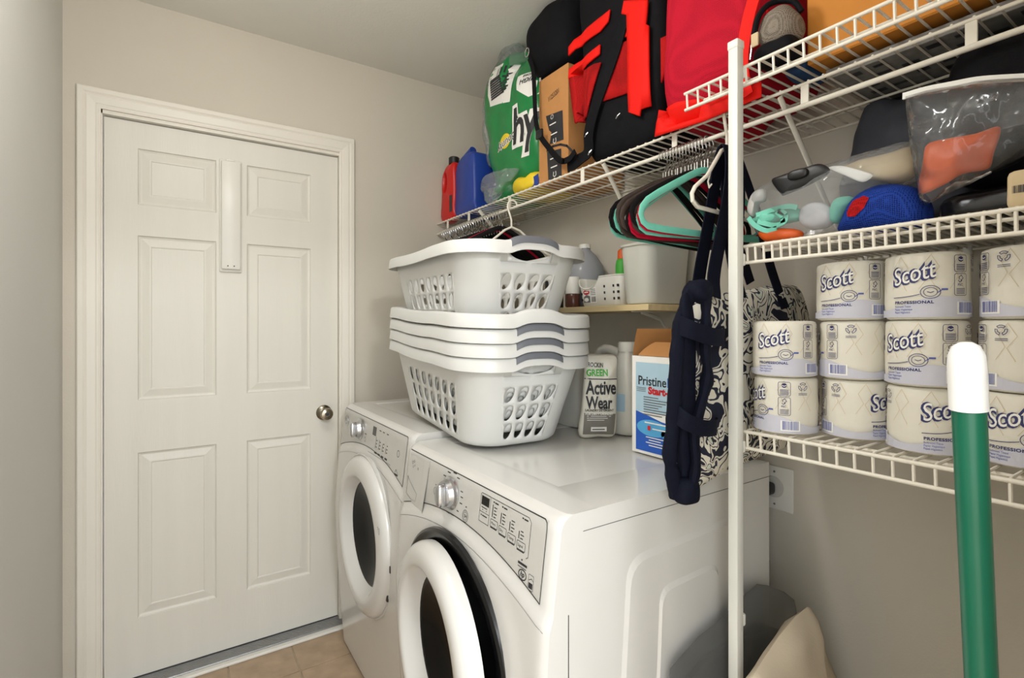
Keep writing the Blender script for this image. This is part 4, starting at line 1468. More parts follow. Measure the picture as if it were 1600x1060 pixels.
def white_hanger(y, cx, ztop, half, drop, rz, label):
    T = thing('clothes_hanger', label, 'hanger', (cx, y, ztop), (0, 0, rz))
    hk = [(-0.004, 0, -0.098), (-0.004, 0, -0.070)] + bez([(-0.004, 0, -0.070), (-0.012, 0, -0.045), (-0.020, 0, -0.022)], 4)
    hk += [(0.019 * math.cos(a), 0, -0.0155 + 0.021 * math.sin(a)) for a in [math.radians(d) for d in range(185, -40, -15)]]
    z0, z1 = -0.098, -0.098 - drop
    pth = [(-0.004, 0, z0), (-0.03, 0, z0 - 0.012), (-half * 0.6, 0, z0 - drop * 0.52), (-half + 0.012, 0, z1 + 0.042), (-half, 0, z1 + 0.026), (-half + 0.003, 0, z1 + 0.010), (-half + 0.02, 0, z1), (0, 0, z1)]
    pth = pth + [(-x, 0, z) for x, _, z in reversed(pth[1:-1])]
    part('frame', MB().tube(pth, 0.0046, 10, closed=True), M['wire'], T, local=True)
    part('hook', MB().tube(hk, 0.0040, 10), M['wire'], T, local=True)
    part('strap_hook', MB().tube([(-half * 0.5, 0, z0 - drop * 0.44), (-half * 0.5 - 0.012, 0, z0 - drop * 0.6), (-half * 0.5 - 0.006, 0, z0 - drop * 0.68), (-half * 0.5 + 0.004, 0, z0 - drop * 0.62)], 0.002, 6), M['wire'], T, local=True)
    return T
white_hanger(0.722, 1.092, 1.832, 0.155, 0.158, 0.10, 'white plastic hanger hooked over the long shelf front beside the post')
white_hanger(1.640, 1.090, 1.792, 0.19, 0.155, -0.25, 'white plastic hanger at the end of the row above the stacked baskets')

# ================================================================== DAMASK TOTE BAG ON ITS STRAPS
tb = thing('tote_bag', 'navy and cream damask tote bag hanging by navy straps beside the dryer', 'bag', (1.08, 0.68, 1.42))
def tfn(u, v, d):
    return Vector((u, 0.690 - d, v))
pts = outline([(0.895, 1.385), (0.865, 1.30), (0.845, 1.20), (0.840, 1.09), (0.842, 0.995), (0.880, 0.965), (1.010, 0.985), (1.15, 1.000), (1.285, 1.02), (1.345, 1.10), (1.375, 1.30), (1.36, 1.405), (1.24, 1.415), (1.10, 1.395), (0.98, 1.385)], 5)
tbody = part('body', pillow(MB(), pts, tfn, 0.036, 9, 0.020, 9, 3, back=0.45, p=3.0), M['damask'], tb, ang=80)
# navy edges of the open mouth on the left
lipa = bez([(0.905, 0.676, 1.398), (0.868, 0.672, 1.345), (0.842, 0.668, 1.27), (0.830, 0.664, 1.19), (0.826, 0.666, 1.115), (0.818, 0.668, 1.06), (0.833, 0.672, 1.01), (0.848, 0.676, 0.972)], 5)
lipb = bez([(0.920, 0.660, 1.385), (0.908, 0.650, 1.33), (0.900, 0.646, 1.27), (0.905, 0.645, 1.21), (0.885, 0.647, 1.15), (0.866, 0.648, 1.10), (0.872, 0.648, 1.045), (0.868, 0.652, 1.00), (0.862, 0.660, 0.968)], 5)
def wob(n, a, b, seed):
    return [a + b * noise.noise(Vector((i * 0.35, seed, 0))) for i in range(n)]
part('mouth_edge', MB().tube(lipa, wob(len(lipa), 0.017, 0.008, 1), 10, flat=0.8), M['navycloth'], tb, label='navy fabric edge of the bag mouth')
part('mouth_edge', MB().tube(lipb, wob(len(lipb), 0.014, 0.007, 4), 10, flat=0.8), M['navycloth'], tb, label='navy fabric edge of the bag mouth')
part('lining', MB().soft((0.868, 0.668, 1.18), (0.05, 0.03, 0.40), 0.7, 0.006, 14, 2, 8), M['navycloth'], tb, label='dark navy lining')
part('mouth_edge', MB().soft((0.905, 0.665, 1.385), (0.055, 0.05, 0.05), 0.8, 0.008, 25, 5, 6), M['navycloth'], tb)
part('mouth_edge', MB().soft((0.862, 0.662, 0.982), (0.058, 0.045, 0.055), 0.8, 0.008, 25, 8, 6), M['navycloth'], tb)
part('short_handle', MB().ribbon(bez([(0.838, 0.668, 1.318), (0.850, 0.642, 1.306), (0.900, 0.630, 1.292), (0.950, 0.636, 1.290), (0.978, 0.654, 1.290)], 5), 0.036, (0.1, 0.0, 1), 0.003), M['navycloth'], tb)
part('short_handle', MB().ribbon(bez([(0.822, 0.668, 1.150), (0.830, 0.640, 1.128), (0.870, 0.630, 1.112), (0.920, 0.636, 1.106), (0.948, 0.654, 1.106)], 5), 0.032, (0.1, 0.0, 1), 0.003), M['navycloth'], tb)
sw = (1, 0.0, 0.1)
part('long_strap', MB().ribbon(bez([(0.945, 0.656, 1.375), (0.960, 0.668, 1.42), (0.990, 0.676, 1.49), (1.030, 0.684, 1.58), (1.060, 0.694, 1.66), (1.078, 0.708, 1.718), (1.084, 0.722, 1.738), (1.080, 0.736, 1.71), (1.045, 0.742, 1.55), (0.985, 0.726, 1.40), (0.975, 0.708, 1.35)], 5), 0.038, sw, 0.003), M['navycloth'], tb)
part('long_strap', MB().ribbon(bez([(1.030, 0.650, 1.375), (1.030, 0.662, 1.43), (1.050, 0.672, 1.52), (1.078, 0.684, 1.62), (1.098, 0.704, 1.70), (1.106, 0.722, 1.735), (1.112, 0.738, 1.70), (1.118, 0.742, 1.56), (1.13, 0.725, 1.42), (1.13, 0.71, 1.36)], 5), 0.040, sw, 0.003), M['navycloth'], tb)
part('long_strap', MB().ribbon(bez([(1.215, 0.652, 1.355), (1.205, 0.664, 1.40), (1.178, 0.672, 1.47), (1.150, 0.684, 1.58), (1.122, 0.706, 1.69), (1.110, 0.722, 1.739), (1.104, 0.736, 1.70), (1.13, 0.740, 1.58), (1.19, 0.725, 1.42)], 5), 0.034, sw, 0.003), M['navycloth'], tb)

# ================================================================== THINGS ON THE DRYER
def jug2(name, label, c, sc, m, flip=1):
    """detergent jug: oblong body, off-centre neck, loop handle; +Y side carries the handle"""
    x, y = c
    J = thing(name, label, 'jug', (x, y, 0.970))
    secs = [(0.000, 0.036, -0.078, 0.086), (0.010, 0.044, -0.086, 0.094), (0.06, 0.045, -0.086, 0.096), (0.14, 0.045, -0.085, 0.094), (0.185, 0.044, -0.082, 0.080), (0.205, 0.042, -0.080, 0.030), (0.225, 0.036, -0.076, 0.000), (0.245, 0.027, -0.070, -0.014), (0.258, 0.024, -0.066, -0.020), (0.266, 0.022, -0.064, -0.022)]
    rings = []
    for z, hx, ya, yb in secs:
        r_ = []
        cy, hy = (ya + yb) / 2, (yb - ya) / 2
        for k in range(28):
            a = 2 * PI * k / 28
            ca, sa = math.cos(a), math.sin(a)
            e = 0.62
            r_.append(Vector((x + sc * hx * math.copysign(abs(ca) ** e, ca), y + sc * (cy + hy * math.copysign(abs(sa) ** e, sa)), 0.9705 + sc * z)))
        rings.append(r_)
    part('body', MB().loft(rings), m, J)
    part('handle', MB().tube(bez([(x, y + sc * -0.030, 0.97 + sc * 0.246), (x, y + sc * 0.020, 0.97 + sc * 0.262), (x, y + sc * 0.062, 0.97 + sc * 0.264), (x, y + sc * 0.088, 0.97 + sc * 0.244), (x, y + sc * 0.090, 0.97 + sc * 0.205), (x, y + sc * 0.084, 0.97 + sc * 0.170)], 6), sc * 0.0155, 12), m, J)
    part('cap', MB().lathe([(0, 0.97 + sc * 0.262), (sc * 0.028, 0.97 + sc * 0.262), (sc * 0.028, 0.97 + sc * 0.288), (sc * 0.025, 0.97 + sc * 0.292), (0, 0.97 + sc * 0.292)], 24, (x, y - sc * 0.043, 0)), m, J)
    return J
j1 = jug2('detergent_jug', 'milky white detergent jug with a loop handle behind the printed pouch', (1.205, 1.196), 1.0, M['jugplastic'])
lb = MB()
for z0, z1, wd in ((1.045, 1.10, 0.055),):
    patch(lb, [(1.126, z0), (1.126 + wd, z0), (1.126 + wd, z1), (1.126, z1)], stick(bvh_of(j1.children[0])), 2)
part('label', lb, M['skyprint'], j1, label='faint blue label')
j2 = jug2('detergent_jug', 'greyish white jug half hidden between the lowest basket and the pouch', (1.150, 1.362), 0.78, M['jugplastic'])

# printed detergent pouch
pc = thing('detergent_pouch', 'creased white and grey detergent pouch printed in black and green on the dryer', 'pouch', (1.05, 1.118, 0.970))
PU, PN = Vector((0.8333, -0.5528, 0)), Vector((-0.5528, -0.8333, 0))
pcen = Vector((1.086, 1.158, 0.971))
pfn = lambda u, v, d: pcen + PU * u + PN * d + Vector((0, 0, v))
pp = outline([(-0.060, 0.004), (-0.052, 0.10), (-0.046, 0.20), (-0.048, 0.253), (0.0, 0.255), (0.055, 0.250), (0.058, 0.20), (0.056, 0.10), (0.050, 0.008), (0.0, 0.001)], 5)
pb = part('pouch_body', pillow(MB(), pp, pfn, 0.026, 8, 0.005, 40, 2, back=0.8, p=2.6), M['pouch'], pc, ang=80)
pbv = bvh_of(pb)
def pst(off):
    def f(u, v):
        o = pcen + PU * u + Vector((0, 0, v)) + PN * 0.2
        h = pbv.ray_cast(o, -PN)
        return (h[0] + PN * off) if h[0] is not None else pfn(u, v, 0.0)
    return f
q1, q2_, q3_ = pst(0.0020), pst(0.0028), pst(0.0035)
g = MB()
patch(g, [(-0.050, 0.012), (0.044, 0.012), (0.050, 0.075), (-0.046, 0.078)], q1, 11)
pgr = part('grey_band', g, M['greyprint'], pc, label='grey lower print band')
g = MB()
g.m = 0
patch(g, [(-0.044, 0.180), (0.054, 0.179), (0.054, 0.182), (-0.044, 0.183)], q1, 4)
put_text(g, 'ROCKIN', 0.019, q2_, at=(-0.036, 0.219), bold=0.02, width=0.046, rot=-0.06, step=0.008)
put_text(g, 'Active', 0.058, q2_, at=(-0.040, 0.136), bold=0.028, width=0.092, step=0.006)
put_text(g, 'Wear', 0.052, q2_, at=(-0.040, 0.0925), bold=0.028, width=0.080, step=0.006)
put_text(g, 'LAUNDRY DETERGENT', 0.0095, q2_, at=(-0.043, 0.0835), bold=0.03, width=0.086)
g.m = 1
put_text(g, 'GREEN', 0.028, q2_, at=(-0.040, 0.191), bold=0.03, width=0.064, step=0.008)
g.m = 2
for k in range(3):
    put_rect(g, -0.038, 0.068 - k * 0.006, 0.034 - 0.01 * k, 0.0695 - k * 0.006, q2_, 4)
patch(g, [(-0.026, 0.022), (0.022, 0.022), (0.022, 0.036), (-0.026, 0.036)], q2_, 3)
put_text(g, 'FOR DIRTY LAUNDRY', 0.0085, q2_, at=(-0.043, 0.0730), bold=0.03, width=0.084)
g.m = 0
put_rect(g, -0.022, 0.027, 0.016, 0.030, q3_, 4)
part('printing', g, [M['ink'], M['limegreen'], M['whiteink']], pb, smooth=False)['kind'] = 'stuff'

# pool chemical carton, open on top
bx = thing('printed_carton', 'open white and blue printed carton with brown flaps beside the damask bag', 'box', (1.17, 0.885, 0.970))
X0, X1, Y0, Y1, Z0, Z1 = 1.050, 1.300, 0.775, 0.985, 0.9705, 1.232
cbx = MB()
cbx.loft([[Vector((a, b_, z)) for a, b_ in ((X0, Y0), (X1, Y0), (X1, Y1), (X0, Y1))] for z in (Z0, Z1)] + [[Vector((a, b_, z)) for a, b_ in ((X0 + .004, Y0 + .004), (X1 - .004, Y0 + .004), (X1 - .004, Y1 - .004), (X0 + .004, Y1 - .004))] for z in (Z1, Z0 + .004)])
part('carton', cbx, M['whiteink'], bx, smooth=False)
def flap(a, b_, out, up, lbl=None, curl=0.02):
    a, b_ = Vector(a), Vector(b_)
    rings = []
    for i in range(6):
        t_ = i / 5
        o_ = Vector(out) * (t_ + curl * 10 * t_ * t_) + Vector((0, 0, up * t_ * (1 - 0.25 * t_)))
        rings.append([a + o_, b_ + o_, b_ + o_ + Vector((0.002, 0.002, 0.002)), a + o_ + Vector((0.002, 0.002, 0.002))])
    part('flap', MB().loft(rings), M['cardboard'], bx)
flap((X0, Y1 - 0.003, Z1), (X1, Y1 - 0.003, Z1), (0.03, 0.015, 0), 0.095)
flap((X1 - 0.003, Y0, Z1), (X1 - 0.003, Y1, Z1), (0.02, 0, 0), 0.085)
flap((X0 + 0.003, Y0 + 0.01, Z1 + 0.001), (X0 + 0.003, Y1 - 0.02, Z1 + 0.001), (0.045, -0.01, 0), 0.045)
ct = thing('paper_packets', 'crumpled pale packets showing in the mouth of the printed carton', 'packet', (1.17, 0.88, 1.236))
part('packet', MB().soft((1.165, 0.91, 1.222), (0.14, 0.11, 0.05), 0.5, 0.008, 30, 2, 8), M['tan'], ct)
part('packet', MB().soft((1.185, 0.845, 1.228), (0.12, 0.08, 0.05), 0.5, 0.008, 30, 5, 8), M['whiteink'], ct)
bf = lambda o_: (lambda a, z: Vector((X0 - o_, Y1 - a, Z0 + z)))
g = MB()
g.m = 0
put_rect(g, 0.014, 0.112, 0.205, 0.245, bf(0.0006))
g.m = 1
put_poly(g, [(0.014, 0.008), (0.205, 0.008), (0.205, 0.090), (0.16, 0.086), (0.10, 0.094), (0.05, 0.106), (0.014, 0.113)], bf(0.0006))
g.m = 2
put_poly(g, circ(0.070, 0.072, 0.052, 26, 0.022), bf(0.0010))
put_poly(g, circ(0.150, 0.062, 0.050, 26, 0.018), bf(0.0010))
part('printed_panel', g, [M['skyprint'], M['deepprint'], M['cyanprint']], bx, smooth=False, label='pale blue panel with a blue water picture')
g = MB()
g.m = 0
put_text(g, 'Pristine', 0.034, bf(0.0014), at=(0.022, 0.185), bold=0.015, width=0.094)
g.m = 3
put_text(g, 'Blue', 0.034, bf(0.0014), at=(0.119, 0.185), bold=0.015, width=0.055)
g.m = 1
put_text(g, 'Start-Up', 0.026, bf(0.0014), at=(0.058, 0.163), bold=0.05, width=0.100)
g.m = 2
for k in range(8):
    put_rect(g, 0.042, 0.152 - k * 0.0066, 0.042 + 0.05 + 0.012 * ((k * 7) % 4), 0.1545 - k * 0.0066, bf(0.0014))
for k in range(3):
    put_rect(g, 0.018, 0.176 - k * 0.0045, 0.050, 0.1775 - k * 0.0045, bf(0.0014))
g.m = 4
for k, wd in enumerate((0.09, 0.05, 0.10, 0.08)):
    put_rect(g, 0.05 + 0.01 * (k % 2), 0.046 - k * 0.007, 0.05 + wd, 0.0485 - k * 0.007, bf(0.0014))
put_rect(g, 0.046, 0.084, 0.140, 0.0875, bf(0.0016))
put_rect(g, 0.072, 0.070, 0.130, 0.073, bf(0.0016))
g.m = 1
put_rect(g, 0.056, 0.066, 0.066, 0.078, bf(0.0018))
part('printing', g, [M['ink'], M['redink'], M['midink'], M['deepprint'], M['whiteink']], bx, smooth=False)['kind'] = 'stuff'

# ================================================================== ON THE LONG SHELF
ZS = 1.8229
rj = thing('detergent_jug', 'red detergent jug with a black cap at the wall end of the long shelf', 'jug', (1.13, 2.235, ZS))
ov = outline([(2.300, ZS + 0.002), (2.302, ZS + 0.10), (2.300, ZS + 0.19), (2.285, ZS + 0.245), (2.255, ZS + 0.270), (2.205, ZS + 0.275), (2.178, ZS + 0.262), (2.172, ZS + 0.16), (2.170, ZS + 0.08), (2.172, ZS + 0.002)], 4)
hv = [(2.262 + 0.020 * math.cos(a), ZS + 0.190 + 0.046 * math.sin(a)) for a in [math.radians(-70) - 2 * PI * i / 40 for i in range(40)]]
# match the outer ring's direction
def area2(p):
    return sum(p[i - 1][0] * p[i][1] - p[i][0] * p[i - 1][1] for i in range(len(p)))
if area2(ov) * area2(hv) < 0:
    hv = hv[::-1]
def align(o_, h_):
    c = (sum(p[0] for p in h_) / len(h_), sum(p[1] for p in h_) / len(h_))
    a0 = math.atan2(o_[0][1] - c[1], o_[0][0] - c[0])
    i0 = min(range(len(h_)), key=lambda i: abs(((math.atan2(h_[i][1] - c[1], h_[i][0] - c[0]) - a0 + PI) % (2 * PI)) - PI))
    return h_[i0:] + h_[:i0]
hv = align(ov, hv)
part('body', holed_block(ov, hv, 1.104, 1.158, 0.016), M['red'], rj)
part('cap', MB().lathe([(0, ZS + 0.272), (0.026, ZS + 0.272), (0.026, ZS + 0.302), (0.022, ZS + 0.306), (0, ZS + 0.306)], 20, (1.132, 2.215, 0)), M['blackplastic'], rj)
g = MB()
put_rect(g, 2.180, ZS + 0.035, 2.208, ZS + 0.115, lambda y, z: Vector((1.1030, y, z)))
part('label', g, M['ink'], rj, smooth=False, label='dark back label')
bj = thing('plastic_canister', 'blue plastic canister between the red jug and the paper towels', 'jug', (1.19, 2.03, ZS))
ov = outline([(2.160, ZS + 0.002), (2.160, ZS + 0.12), (2.158, ZS + 0.235), (2.110, ZS + 0.275), (2.07, ZS + 0.280), (2.03, ZS + 0.280), (1.992, ZS + 0.26), (1.982, ZS + 0.15), (1.978, ZS + 0.05), (1.982, ZS + 0.002)], 4)
b = MB()
rr = []
for x, k in ((1.110, 0.90), (1.114, 0.96), (1.124, 1.0), (1.255, 1.0), (1.265, 0.95)):
    rr.append([Vector((x, 2.07 + (p[0] - 2.07) * k, ZS + 0.14 + (p[1] - ZS - 0.14) * k)) for p in ov])
b.loft(rr)
part('body', b, M['blue'], bj)
part('cap', MB().tube([(1.14, 2.125, ZS + 0.270), (1.14, 2.04, ZS + 0.294)], 0.017, 14), M['blue'], bj)
tbx = thing('tan_carton', 'pale tan carton standing behind the blue canister', 'box', (1.335, 2.06, ZS))
part('carton', MB().box((1.290, 1.985, ZS), (1.388, 2.215, ZS + 0.335), 0.002, 1), M['tan'], tbx, smooth=False)

# paper towel pack
pt = thing('paper_towel_pack', 'green plastic wrapped paper towel pack standing upside down on the long shelf', 'paper towels', (1.25, 1.74, ZS))
def ptf(q):
    z = q.z
    w_ = 1.0
    sh = 0.0
    if z < -0.35:
        w_ = 1.0 - 0.16 * min(1.0, (-0.35 - z) / 0.65)
    if z > 0.6:
        w_ = 1.0 - 0.10 * (z - 0.6) / 0.4
    wave = 0.05 * math.sin(z * 5.0)
    if q.y < 0 and z > 0.35:
        w_ *= 1 - 0.45 * min(1.0, (z - 0.35) / 0.45)
    return (q.x * (w_ + wave * 0.6), q.y * w_ + 0.10 * z + wave * 0.35 * (1 if q.y > 0 else -0.3), q.z * (1 + 0.04 * q.y * (1 if z > 0 else 0)))
pbdy = part('wrapped_rolls', MB().soft((1.250, 1.740, ZS + 0.345), (0.256, 0.408, 0.585), 0.42, 0.014, 13, 4, 14, ptf), M['green'], pt, label='green printed wrapping', ang=80)
pbv = bvh_of(pbdy)
pf1, pf2, pf3 = stick(pbv, 0.0015, dflt=1.14), stick(pbv, 0.0026, dflt=1.14), stick(pbv, 0.0036, dflt=1.14)
g = MB()
g.m = 0
patch(g, [(1.862, 2.424), (1.722, 2.385), (1.704, 2.261), (1.708, 2.212), (1.862, 2.246), (1.883, 2.303)], pf1, 4)
g.m = 0
patch(g, [(1.667, 2.298), (1.588, 2.300), (1.523, 2.277), (1.523, 2.192), (1.580, 2.184), (1.649, 2.235)], pf1, 4)
g.m = 1
for k in range(9):
    put_rect(g, [(1.851, 2.351)][0][0], [(1.851, 2.351)][0][1] - k * 0.0095 - 0.018 * (k > 20), [(1.727, 2.302)][0][0] + 0.012 * (k % 3), [(1.851, 2.343)][0][1] - k * 0.0095, pf2, 5)
ya_, za_ = [(1.805, 2.349)][0]
rg2 = random.Random(4)
yy = ya_
while yy > ya_ - 0.056:
    b_ = rg2.choice((0.004, 0.006))
    put_rect(g, yy - b_, za_ + 0.004, yy, za_ + 0.036, pf2)
    yy -= b_ + rg2.choice((0.005, 0.006, 0.008))
put_text(g, 'HIGH', 0.030, lambda a, b: pf2(1.562 - a, 2.270 + b), at=(0, 0), bold=0.02, flip=True, step=0.012)
put_text(g, 'ABSORB', 0.016, lambda a, b: pf2(1.572 - a, 2.292 + b), at=(0, 0), bold=0.02, flip=True, step=0.012)
# big two letters, white edge under black
for mi, bold, fn_ in ((0, 0.10, pf2), (1, 0.028, pf3)):
    g.m = mi
    put_text(g, 'hy', 0.190, lambda a, b, fn_=fn_: fn_(1.690 - a, 2.035 + b), at=(0, 0), bold=bold, width=0.148 if mi else 0.162, step=0.02, shear=0.12)
# brand oval, upside down
oy, oz = [(1.746, 2.066)][0]
g.m = 2
patch(g, [(oy + a, oz + b) for a, b in circ(0, 0, 0.036, 18, 0.030)], pf1, 2)
g.m = 0
put_text(g, 'Bounty', 0.046, lambda a, b: pf2(oy - a, oz + b), at=(0.072, 0.020), bold=0.06, flip=True, rot=0.22, step=0.012)
g.m = 1
put_text(g, 'Bounty', 0.046, lambda a, b: pf3(oy - a, oz + b), at=(0.072, 0.020), bold=0.0, flip=True, rot=0.22, step=0.012)
g.m = 3
patch(g, [(1.614, 1.873), (1.539, 1.886), (1.535, 1.833), (1.588, 1.835)], pf1, 3)
part('printing', g, [M['whiteink'], M['ink'], M['yellow'], M['blue']], pbdy, smooth=False)['kind'] = 'stuff'
# yellow lower print and the gathered clear tail
part('lower_band', MB().soft((1.245, 1.640, ZS + 0.045), (0.235, 0.20, 0.085), 0.6, 0.012, 20, 6, 8), M['yellow'], pt, label='yellow printed end of the wrap')
part('lower_band', MB().soft((1.245, 1.815, ZS + 0.050), (0.225, 0.17, 0.09), 0.6, 0.012, 20, 9, 8), M['green'], pt)
tl = MB()
rings = []
for k in range(12):
    t_ = k / 11
    r_ = []
    for j in range(22):
        a = 2 * PI * j / 22
        ww = 0.115 * (1 - t_) ** 0.8 + 0.012
        n_ = noise.noise(Vector((math.cos(a) * 3, math.sin(a) * 3, t_ * 4))) * 0.016
        r_.append(Vector((1.135 - 0.065 * t_ + math.cos(a) * (ww * 0.45 + n_), 1.800 - 0.02 * t_ + math.sin(a) * (ww + n_), ZS + 0.115 - 0.125 * t_)))
    rings.append(r_)
tl.loft(rings)
part('clear_tail', tl, M['film'], pt, label='clear plastic gathered at the end')
rings = []
for k in range(9):
    t_ = k / 8
    r_ = []
    for j in range(22):
        a = 2 * PI * j / 22
        n_ = noise.noise(Vector((math.cos(a) * 3, math.sin(a) * 3, 9 + t_ * 4))) * 0.016
        r_.append(Vector((1.235 + math.cos(a) * (0.10 - 0.05 * t_ + n_), 1.83 + math.sin(a) * (0.17 - 0.10 * t_ + n_), ZS + 0.560 + 0.105 * t_ - 0.03 * math.cos(a) * t_)))
    rings.append(r_)
part('clear_top', MB().loft(rings), M['film'], pt, label='crumpled clear plastic top')
part('clear_side', MB().soft((1.205, 1.945, ZS + 0.40), (0.13, 0.045, 0.40), 0.7, 0.016, 14, 3, 9), M['film'], pt, label='loose clear plastic along the side')

# tall brown carton with black labels
bc = thing('cardboard_box', 'tall narrow brown cardboard box with black labels beside the paper towels', 'box', (1.25, 1.40, ZS))
part('carton', MB().box((1.122, 1.345, ZS), (1.385, 1.512, ZS + 0.392), 0.002, 1), M['cardboard'], bc, smooth=False)
kf = lambda o_: (lambda y, z: Vector((1.122 - o_, y, z)))
g = MB()
put_poly(g, [(1.469, 2.072), (1.374, 2.061), (1.368, 1.957), (1.447, 1.963), (1.436, 2.003), (1.450, 2.015)], kf(0.0008))
put_poly(g, [(1.462, 1.940), (1.381, 1.930), (1.378, 1.827), (1.454, 1.832)], kf(0.0008))
part('black_label', g, M['ink'], bc, smooth=False, label='black printed label')
g = MB()
g.m = 0
oy, oz = [(1.432, 2.057)][0]
put_line(g, circ(oy, oz, 0.007, 12), 0.0035, kf(0.0014), True)
for q in [(1.450, 2.031), (1.443, 1.994), (1.447, 1.908), (1.443, 1.877)]:
    put_rect(g, q[0] - 0.040, q[1] - 0.002, q[0] - 0.004, q[1] + 0.002, kf(0.0014))
for q in [(1.417, 1.968), (1.417, 1.850)]:
    put_line(g, [(q[0] + 0.006, q[1] + 0.008), (q[0] + 0.008, q[1] - 0.004), (q[0], q[1] - 0.010), (q[0] - 0.008, q[1] - 0.004), (q[0] - 0.006, q[1] + 0.008)], 0.003, kf(0.0014))
g.m = 1
oy, oz = [(1.454, 2.117)][0]
put_text(g, '11253201', 0.026, lambda a, b: kf(0.0014)(oy - a, oz + b), at=(0, 0), width=0.060, rot=0.2)
oy, oz = [(1.421, 1.910)][0]
g.m = 2
put_rect(g, oy - 0.02, oz - 0.006, oy, oz + 0.006, kf(0.0016))
part('printing', g, [M['whiteink'], M['ink'], M['skyprint']], bc, smooth=False)['kind'] = 'stuff'
g = MB()
put_line(g, [(1.462, 1.944), (1.428, 1.951), (1.385, 1.945), (1.350, 1.930), (1.317, 1.899)], 0.008, kf(0.0010))
part('tape_line', g, M['ink'], bc, smooth=False)

# black duffel lying on the carton
db = thing('duffel_bag', 'plain black padded bag lying over the tall cardboard box', 'bag', (1.25, 1.45, ZS + 0.39))
part('body', MB().soft((1.235, 1.478, 2.354), (0.27, 0.285, 0.262), 0.5, 0.010, 9, 3, 12, lambda q: (q.x, q.y * (1 if q.y < 0 else 0.82 + 0.18 * q.z), q.z)), M['blackcloth'], db, ang=80)

# red and black cooler backpack
ck = thing('backpack', 'black backpack with bright red pockets standing on the long shelf', 'backpack', (1.24, 1.10, ZS))
def ckf(q):
    return (q.x, q.y * (1.0 + 0.14 * q.z) + 0.02 * q.z, q.z)
cbody = part('body', MB().soft((1.245, 1.103, 2.150), (0.285, 0.345, 0.655), 0.28, 0.006, 8, 2, 14, ckf), M['blackcloth'], ck, ang=80)
cbv = bvh_of(cbody)
def pocket(name, pts, m, off, cuts=4, th=0.006, lbl=None, parent=None):
    g = MB()
    patch(g, pts, stick(cbv, off, dflt=1.105), cuts)
    o_ = part(name, g, m, parent or ck, label=lbl, ang=80)
    solidify(o_, th, 1)
    return o_
pk = pocket('mesh_pocket', [(1.314, 2.138), (1.189, 2.134), (1.158, 2.126), (1.225, 1.983), (1.284, 1.980), (1.297, 2.035)], M['redmesh'], 0.003, lbl='red mesh pocket')
pocket('mesh_pocket', [(1.161, 2.003), (1.108, 2.126), (1.087, 2.147), (1.041, 2.141), (1.036, 1.987)], M['redmesh'], 0.003, lbl='red mesh pocket')
pocket('pocket_band', [(1.317, 2.218), (1.317, 2.246), (1.288, 2.258), (1.116, 2.267), (1.125, 2.236), (1.161, 2.222), (1.284, 2.225)], M['brightred'], 0.004, lbl='bright red band')
pocket('pocket_band', [(1.317, 2.141), (1.314, 2.172), (1.161, 2.183), (1.164, 2.154), (1.304, 2.140)], M['brightred'], 0.004, lbl='bright red band')
pocket('pocket_band', [(1.087, 2.164), (1.082, 2.179), (1.044, 2.170), (1.044, 2.153)], M['brightred'], 0.004, lbl='bright red band')
pocket('front_strip', [(1.061, 2.223), (1.051, 2.256), (0.967, 2.215), (0.970, 2.184), (0.974, 2.151), (0.965, 2.143), (0.965, 1.923), (0.993, 1.922), (0.998, 1.905), (1.034, 1.927), (1.041, 2.210)], M['brightred'], 0.010, th=0.008, lbl='bright red vertical panel')
pocket('side_panel', [(0.929, 2.094), (0.899, 2.090), (0.912, 2.000), (0.927, 1.972)], M['redmesh'], 0.003)
dstrap = [(1.025, 2.257), (1.058, 2.197), (1.094, 2.125), (1.132, 2.058), (1.178, 1.982), (1.207, 1.922), (1.225, 1.873), (1.263, 1.855), (1.322, 1.850)]
def on_body(p, off):
    h = cbv.ray_cast(Vector((0.3, p[0], p[1])), Vector((1, 0, 0)))
    return (h[0].x if h[0] is not None else 1.115) - off
part('shoulder_strap', MB().ribbon(bez([(on_body(p, 0.014), p[0], p[1]) for p in dstrap], 4), 0.044, (0, 1, 0.25), 0.004), M['blackcloth'], ck)
s2 = [(1.522, 2.297), (1.498, 2.240), (1.490, 2.148), (1.482, 2.053), (1.459, 1.994), (1.407, 1.934), (1.344, 1.872), (1.297, 1.864), (1.265, 1.880)]
part('shoulder_strap', MB().ribbon(bez([(1.086, p[0], p[1]) for p in s2], 4), 0.020, (0, 1, 0.15), 0.004), M['blackcloth'], ck)
part('strap_slider', MB().box((1.080, s2[4][0] - 0.018, s2[4][1] - 0.014), (1.090, s2[4][0] + 0.018, s2[4][1] + 0.018), 0.003), M['blackplastic'], ck)
oy, oz = [(1.534, 2.321)][0]
part('ring', MB().tube([(1.084, oy + 0.012 * math.cos(a), oz + 0.016 * math.sin(a)) for a in [2 * PI * i / 20 for i in range(20)]], 0.002, 8, closed=True), M['chrome'], ck, label='small metal key ring')
for q in [(1.082, 1.932), (1.219, 1.920), (1.204, 1.859)]:
    part('buckle', MB().tube([(1.092, q[0] + 0.006, q[1] - 0.004), (1.088, q[0] - 0.004, q[1]), (1.092, q[0] - 0.010, q[1] + 0.006)], 0.002, 6), M['silver'], ck)

